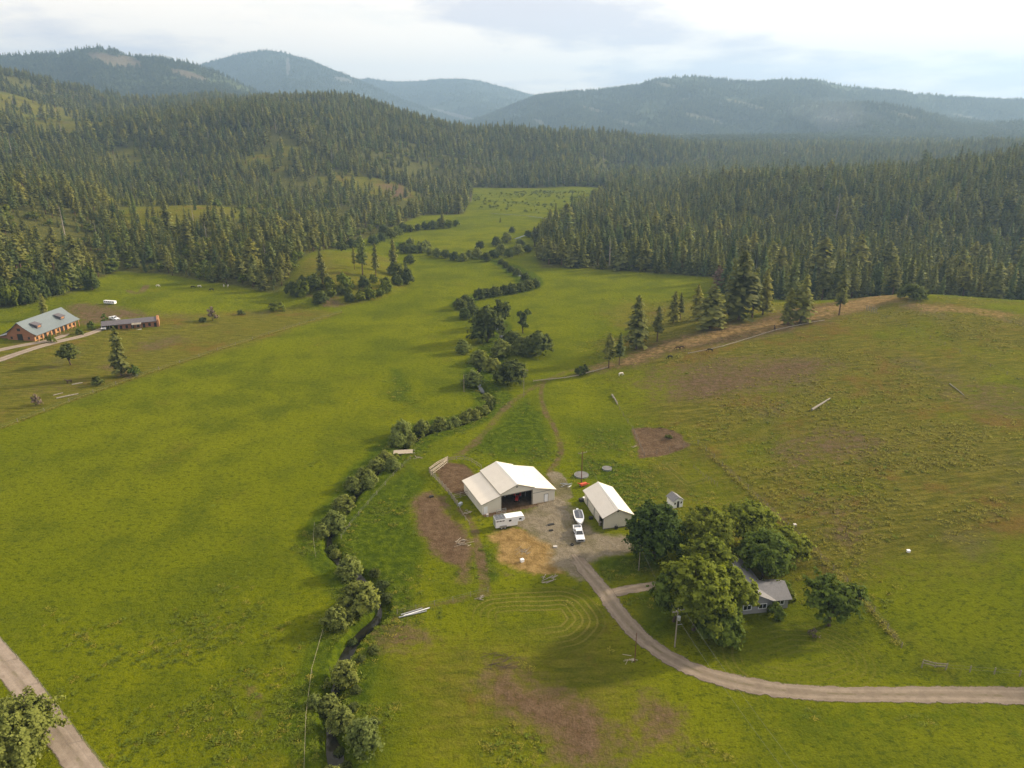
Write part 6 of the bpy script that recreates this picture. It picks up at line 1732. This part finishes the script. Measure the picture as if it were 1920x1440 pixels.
span_wire(tp(pB, -0.2), tp(pA, -0.5), 'overhead line between the short grey pole and the tall reddish pole')

# ------------------------------------------------------------------ animals
def horse(px, py, rz, label, mat, graze=True, s=1.0, mane='black_hide'):
    """one skinned body: trunk, neck, head and four jointed legs"""
    b = W(px, py)
    t = thing('horse', label, 'horse', tuple(b), rz)
    t.scale = (s, s, s)
    V = []; E = []; Rr = []
    def v(p, r_, par=None):
        V.append(p); Rr.append(r_)
        if par is not None: E.append((par, len(V) - 1))
        return len(V) - 1
    hip = v((-0.62, 0, 1.22), 0.27); mid = v((-0.05, 0, 1.16), 0.29, hip); sh = v((0.52, 0, 1.2), 0.27, mid)
    rump = v((-0.9, 0, 1.12), 0.17, hip); tail = v((-1.0, 0, 0.6), 0.05, rump)
    if graze: pts = [((0.85, 0, 1.08), 0.17), ((1.1, 0, 0.72), 0.12), ((1.25, 0, 0.42), 0.11), ((1.42, 0, 0.12), 0.07)]
    else: pts = [((0.82, 0, 1.45), 0.17), ((1.05, 0, 1.75), 0.12), ((1.22, 0, 1.86), 0.12), ((1.52, 0, 1.6), 0.07)]
    q = sh
    for p, r_ in pts: q = v(p, r_, q)
    for s_ in (-1, 1):
        a_ = v((0.55, 0.17 * s_, 0.88), 0.12, sh); a_ = v((0.58, 0.17 * s_, 0.50), 0.07, a_); a_ = v((0.56, 0.17 * s_, 0.12), 0.045, a_); v((0.6, 0.17 * s_, 0.02), 0.06, a_)
        a_ = v((-0.62, 0.18 * s_, 0.85), 0.15, hip); a_ = v((-0.82, 0.18 * s_, 0.52), 0.08, a_); a_ = v((-0.76, 0.18 * s_, 0.14), 0.05, a_); v((-0.72, 0.18 * s_, 0.02), 0.06, a_)
    me = bpy.data.meshes.new('body'); me.from_pydata(V, E, [])
    me.materials.append(M[mat])
    o = link('body', me, t)
    md = o.modifiers.new('skin', 'SKIN')
    for k, r_ in enumerate(Rr):
        me.skin_vertices[0].data[k].radius = (r_, r_)
    me.skin_vertices[0].data[0].use_root = True
    sb_ = o.modifiers.new('sub', 'SUBSURF'); sb_.levels = 1; sb_.render_levels = 1
    e_ = pts[1][0]
    MB().tube([(0.55, 0, 1.45), ((e_[0] + 0.6) / 2, 0, (e_[2] + 1.45) / 2 + 0.08), (e_[0] - 0.02, 0, e_[2] + 0.13)], [0.03, 0.06, 0.04], 5).build('mane', M[mane], t)
    return t
horse(1256, 673, R(190), 'dark horse grazing apart below the log rail fence', 'black_hide')
horse(1271, 656, R(170), 'brown horse with lowered head in the pair on the crest', 'brown_horse')
horse(1278, 655, R(10), 'second brown horse of the grazing pair on the crest', 'brown_horse')
horse(1331, 660, R(160), 'black horse beside the long log rail fence', 'black_hide')
horse(1164, 705, R(30), 'pale pinto horse grazing below the two small pines', 'white_hide')
horse(1452, 619, R(80), 'brown horse standing at the log rail fence near the paired pines', 'brown_horse', False)
horse(362, 541, R(20), 'black horse grazing in the far left pasture', 'black_hide', True, 1.1)
horse(397, 546, R(200), 'black horse in the far left pasture closest to the forest', 'black_hide', True, 1.1)
horse(130, 719, R(240), 'brown horse standing in the left pasture near logs', 'brown_horse', False)
for px, py in ((420, 538), (428, 538), (374, 539), (296, 538)):
    horse(px, py, R(rnd.uniform(0, 360)), 'pale horse grazing in the far left pasture', 'white_hide', True, 0.9, 'white_hide')['group'] = 'pale horses in the far left pasture'

# ------------------------------------------------------------------ bridge, logs and yard clutter
ba = W(738, 849); bb = W(776, 847)
br = thing('plank_bridge', 'pale plank bridge across the creek', 'bridge', (ba[0], ba[1], 0.25), math.atan2(bb[1] - ba[1], bb[0] - ba[0]))
Lbr = math.hypot(bb[0] - ba[0], bb[1] - ba[1])
pm = MB().span(0, 0.27, -1.3, 1.3, 0, 0.07).mesh('plank', M['pale_wood'])
for k in range(int(Lbr / 0.3)):
    o = link('plank', pm, br); o.location = (k * 0.3, rnd.uniform(-0.04, 0.04), rnd.uniform(-0.01, 0.01))
for y in (-0.9, 0.9): MB().span(-0.3, Lbr + 0.3, y - 0.12, y + 0.12, -0.3, -0.012).build('beam', M['weathered'], br)
def log(p0, p1, r0, r1, label, mat='log', group=None, lift=0.0):
    a_ = W(*p0); b_ = W(*p1)
    d = Vector(b_) - Vector(a_)
    pts = [(0, 0, r0 + lift), (d.x * 0.5 + 0.1, d.y * 0.5, d.z * 0.5 + r0 + lift), (d.x, d.y, d.z + r1 + lift)]
    t = thing('fallen_log', label, 'log', tuple(a_), 0, group)
    MB().tube(pts, [r0, (r0 + r1) / 2, r1], 8).build('trunk', M[mat], t)
    for k in (0.35, 0.6, 0.8):
        b0_ = Vector(pts[0]).lerp(Vector(pts[2]), k)
        MB().tube([b0_, b0_ + Vector((rnd.uniform(-.7, .7), rnd.uniform(-.7, .7), 0.35))], [r1 * 0.5, r1 * 0.15], 5).build('branch_stub', M[mat], t)
    return t
log((1522, 770), (1556, 748), 0.35, 0.2, 'weathered fallen log lying on the open dry slope')
log((1147, 741), (1158, 759), 0.28, 0.18, 'pale fallen log on the slope above the bare earth pen')
log((1868, 550), (1925, 524), 0.5, 0.25, 'long pale fallen trunk at the forest edge on the knoll')
log((1780, 720), (1808, 742), 0.15, 0.08, 'thin bleached branch on the right slope')
log((106, 748), (147, 739), 0.25, 0.18, 'long pale log lying in the left pasture')
log((135, 722), (155, 718), 0.2, 0.15, 'short pale log beside the standing brown horse')
log((100, 742), (118, 737), 0.18, 0.12, 'small log next to the long pasture log')
log((975, 694), (990, 696), 0.35, 0.25, 'dark log in the green grass beside the creek copse', 'weathered')
for k, (p0, p1, lab) in enumerate((((757, 1156), (806, 1141), 'white irrigation pipe, upper of the three by the creek fence'), ((748, 1159), (800, 1147), 'white irrigation pipe, middle of the three by the creek fence'), ((752, 1154), (792, 1142), 'white irrigation pipe, lower of the three by the creek fence'))):
    a_ = W(*p0); b_ = W(*p1); d = Vector(b_) - Vector(a_)
    t = thing('irrigation_pipe', lab, 'pipe', tuple(a_), 0)
    MB().tube([(0, 0, 0.2), (d.x, d.y, d.z + 0.2)], 0.11, 8).build('tube', M['white_paint' if k == 0 else 'galvanised'], t)
    MB().tube([(d.x * 0.98, d.y * 0.98, d.z + 0.2), (d.x, d.y, d.z + 0.2)], 0.15, 8).build('coupling', M['grey_metal'], t)
def stick_pile(px, py, n_, L, rad, label, mat, z=0.25, name='pole_pile'):
    b = W(px, py); t = thing(name, label, 'wood pile', tuple(b), 0)
    for k in range(n_):
        a_ = rnd.gauss(0.35, 0.55); c = Vector((rnd.uniform(-1, 1) * L * 0.5, rnd.uniform(-1, 1) * L * 0.42, rnd.uniform(0.06, z)))
        d = Vector((math.cos(a_), math.sin(a_), rnd.uniform(-0.06, 0.12))) * L * rnd.uniform(0.12, 0.4)
        MB().tube([c - d, c + d], rad * rnd.uniform(0.7, 1.2), 5).build('pole', M[mat], t)
    return t
stick_pile(870, 1018, 15, 3.0, 0.055, 'heap of bleached poles on the brown paddock path', 'pale_wood')
stick_pile(980, 1034, 14, 2.8, 0.045, 'pile of pale boards in the middle of the straw-coloured patch', 'weathered')
stick_pile(785, 858, 8, 2.0, 0.07, 'small pile of pale poles near the plank bridge', 'pale_wood')
stick_pile(878, 962, 7, 1.6, 0.08, 'pale boards leaning by the barn side wall', 'pale_wood', 0.6)
stick_pile(938, 1240, 26, 4.6, 0.035, 'scatter of brush and sticks at the head of the brown field strip', 'bark')
stick_pile(900, 1122, 8, 1.6, 0.07, 'small woodpile at the lower paddock corner', 'weathered')
stick_pile(1180, 1236, 9, 2.2, 0.05, 'cut straw-coloured branches beside the thin bare pole', 'pale_wood')
stick_pile(1062, 912, 12, 2.2, 0.07, 'junk heap of grey metal bars behind the barn', 'grey_metal', 0.6, 'scrap_pile')
stick_pile(1028, 1085, 12, 3.0, 0.07, 'row of brush along the lower edge of the straw-coloured patch', 'dead_wood')
stick_pile(1190, 838, 6, 1.5, 0.07, 'pale sticks at the corner of the bare earth pen', 'pale_wood')
M['tank_grey'] = plain('tank_grey', (0.15, 0.145, 0.14), 0.85, 0.2, 1.0)
def tank(px, py, r_, h_, label, mat, inner='water', name='stock_tank'):
    b = W(px, py); t = thing(name, label, 'tank', tuple(b), 0)
    MB().lathe([(r_, -0.1), (r_, h_), (r_ - 0.06, h_), (r_ - 0.06, h_ - 0.05)], (0, 0, 0), 24).build('rim', M[mat], t)
    MB().lathe([(r_ - 0.07, 0.0), (r_ - 0.07, h_ - 0.04)], (0, 0, 0), 24).build('surface', M[inner], t)
    return t
tank(1090, 892, 1.9, 0.4, 'wide round metal stock tank at the foot of the reddish pole', 'grey_metal', 'tank_grey')
tank(1138, 880, 1.3, 0.45, 'smaller round metal stock tank in the rough grass', 'grey_metal', 'tank_grey')
b_ = W(1094, 912)
im = thing('farm_implement', 'orange-red farm implement behind the workshop corner', 'machine', tuple(b_), R(30))
MB().span(-0.9, 0.9, -0.4, 0.4, 0.45, 0.95).build('body', M['orange_red'], im)
MB().bar((-0.9, 0, 0.9), (-1.7, 0.3, 1.3), 0.15).bar((0.9, 0, 0.6), (1.7, -0.2, 0.4), 0.15).build('arm', M['orange_red'], im)
for s in (-1, 1): wheel(im, (s * 0.75, 0.45, 0.4), 0.4, 0.2)
def crate(px, py, d, rz, label, mat, name, cat):
    b = W(px, py); t = thing(name, label, cat, tuple(b), R(rz))
    MB().span(-d[0] / 2, d[0] / 2, -d[1] / 2, d[1] / 2, 0, d[2]).build('body', M[mat], t)
    MB().span(-d[0] / 2 - 0.04, d[0] / 2 + 0.04, -d[1] / 2 - 0.04, d[1] / 2 + 0.04, d[2] + 0.002, d[2] + 0.08).build('lid', M[mat], t)
crate(1090, 940, (1.1, 0.8, 0.7), 20, 'dark box against the back of the workshop doors', 'dark', 'storage_box', 'box')
crate(1095, 937, (0.6, 0.6, 0.6), 50, 'white tub beside the dark box at the workshop', 'white_paint', 'plastic_tub', 'tub')
crate(1108, 973, (0.9, 0.7, 0.55), 10, 'black bin in front of the sliding workshop doors', 'dark', 'storage_bin', 'bin')
crate(1125, 985, (0.5, 0.5, 0.9), 30, 'grey crate at the workshop front corner', 'weathered', 'wooden_crate', 'crate')
crate(979, 1053, (0.7, 0.6, 0.55), 30, 'white bucket on the straw-coloured patch', 'white_paint', 'water_bucket', 'bucket')
crate(1041, 1026, (0.8, 0.5, 0.2), 0, 'flat pale slab lying on the gravel yard', 'stone_pale', 'stone_slab', 'slab')
crate(1033, 984, (1.5, 0.5, 0.15), 20, 'dark beam lying on the gravel in front of the barn', 'dark', 'timber_beam', 'beam')
crate(1033, 995, (0.9, 0.4, 0.15), 10, 'short dark plank lying on the gravel yard', 'dark', 'short_plank', 'plank')
crate(914, 968, (0.5, 0.4, 0.5), 20, 'white block standing at the barn front corner', 'stone_pale', 'salt_block', 'block')
crate(809, 932, (1.0, 0.6, 0.3), 20, 'dark feed trough on the red earth', 'dark', 'feed_trough', 'trough')
crate(863, 947, (1.2, 0.6, 0.5), 60, 'blue-grey water trough by the corral corner', 'lash', 'water_trough', 'trough')
crate(1490, 986, (0.6, 0.6, 0.4), 0, 'white salt block beside the long wire fence', 'stone_pale', 'salt_lick', 'block')
crate(1703, 1035, (0.6, 0.5, 0.4), 0, 'white tub lying on the dry right slope', 'white_paint', 'feed_tub', 'tub')
b_ = W(1073, 1022)
ty = thing('spare_tyre', 'single black tyre lying beside the pickup truck', 'tyre', (b_[0], b_[1], b_[2] + 0.02), 0)
MB().lathe([(0.2, 0), (0.4, 0.02), (0.44, 0.12), (0.4, 0.24), (0.2, 0.25), (0.2, 0.02)], (0, 0, 0), 14).build('tread', M['rubber'], ty)
MB().lathe([(0.19, 0.02), (0.19, 0.1)], (0, 0, 0), 10).build('rim', M['grey_metal'], ty)
# round pen panels stacked by the trailer
gp = W(940, 965)
gpo = thing('livestock_gate', 'grey tubular gate panel standing between the trailer and barn', 'gate', tuple(gp), R(23))
for z in (0.3, 0.7, 1.1, 1.5): MB().tube([(-1.2, 0, z), (1.2, 0, z)], 0.04, 6).build('rail', M['galvanised'], gpo)
for x in (-1.2, 0, 1.2): MB().tube([(x, 0, 0), (x, 0, 1.55)], 0.045, 6).build('upright', M['galvanised'], gpo)

# ------------------------------------------------------------------ smoke drifting over the far valley
smk = thing('smoke', 'thin blue smoke plume rising from the far valley woods', 'smoke', tuple(at_d(1580, 262, 2700)), 0)
ts = NT('smoke_air')
pv = ts.n('ShaderNodeVolumePrincipled')
pv.inputs['Color'].default_value = (0.80, 0.88, 1.0, 1)
pv.inputs['Density'].default_value = 0.00022
ts.l(pv.outputs[0], ts.out.inputs['Volume'])
for k, (dx, dz, rx_, rz_) in enumerate(((0, 30, 120, 40), (-10, 70, 95, 55), (-50, 100, 140, 45), (60, 60, 140, 38))):
    prof = [(max(0.5, rx_ * math.sin(math.pi * q / 10)), -rz_ * math.cos(math.pi * q / 10)) for q in range(11)]
    link('smoke_puff', MB().lathe(prof, (dx, 30 * k, dz), 20).mesh('smoke_puff', ts.m), smk)
smk['kind'] = 'stuff'

# ------------------------------------------------------------------ haze
hb = MB().span(-10060, 10060, -10060, 10060, -28, 760)
tz = NT('haze_air')
pv = tz.n('ShaderNodeVolumePrincipled')
pv.inputs['Color'].default_value = (0.45, 0.69, 1.0, 1)
pv.inputs['Density'].default_value = 1.4e-4
pv.inputs['Anisotropy'].default_value = 0.25
tz.l(pv.outputs[0], tz.out.inputs['Volume'])
haze = tag(hb.build('haze', tz.m), 'pale blue air haze filling the whole valley', 'haze', kind='stuff')
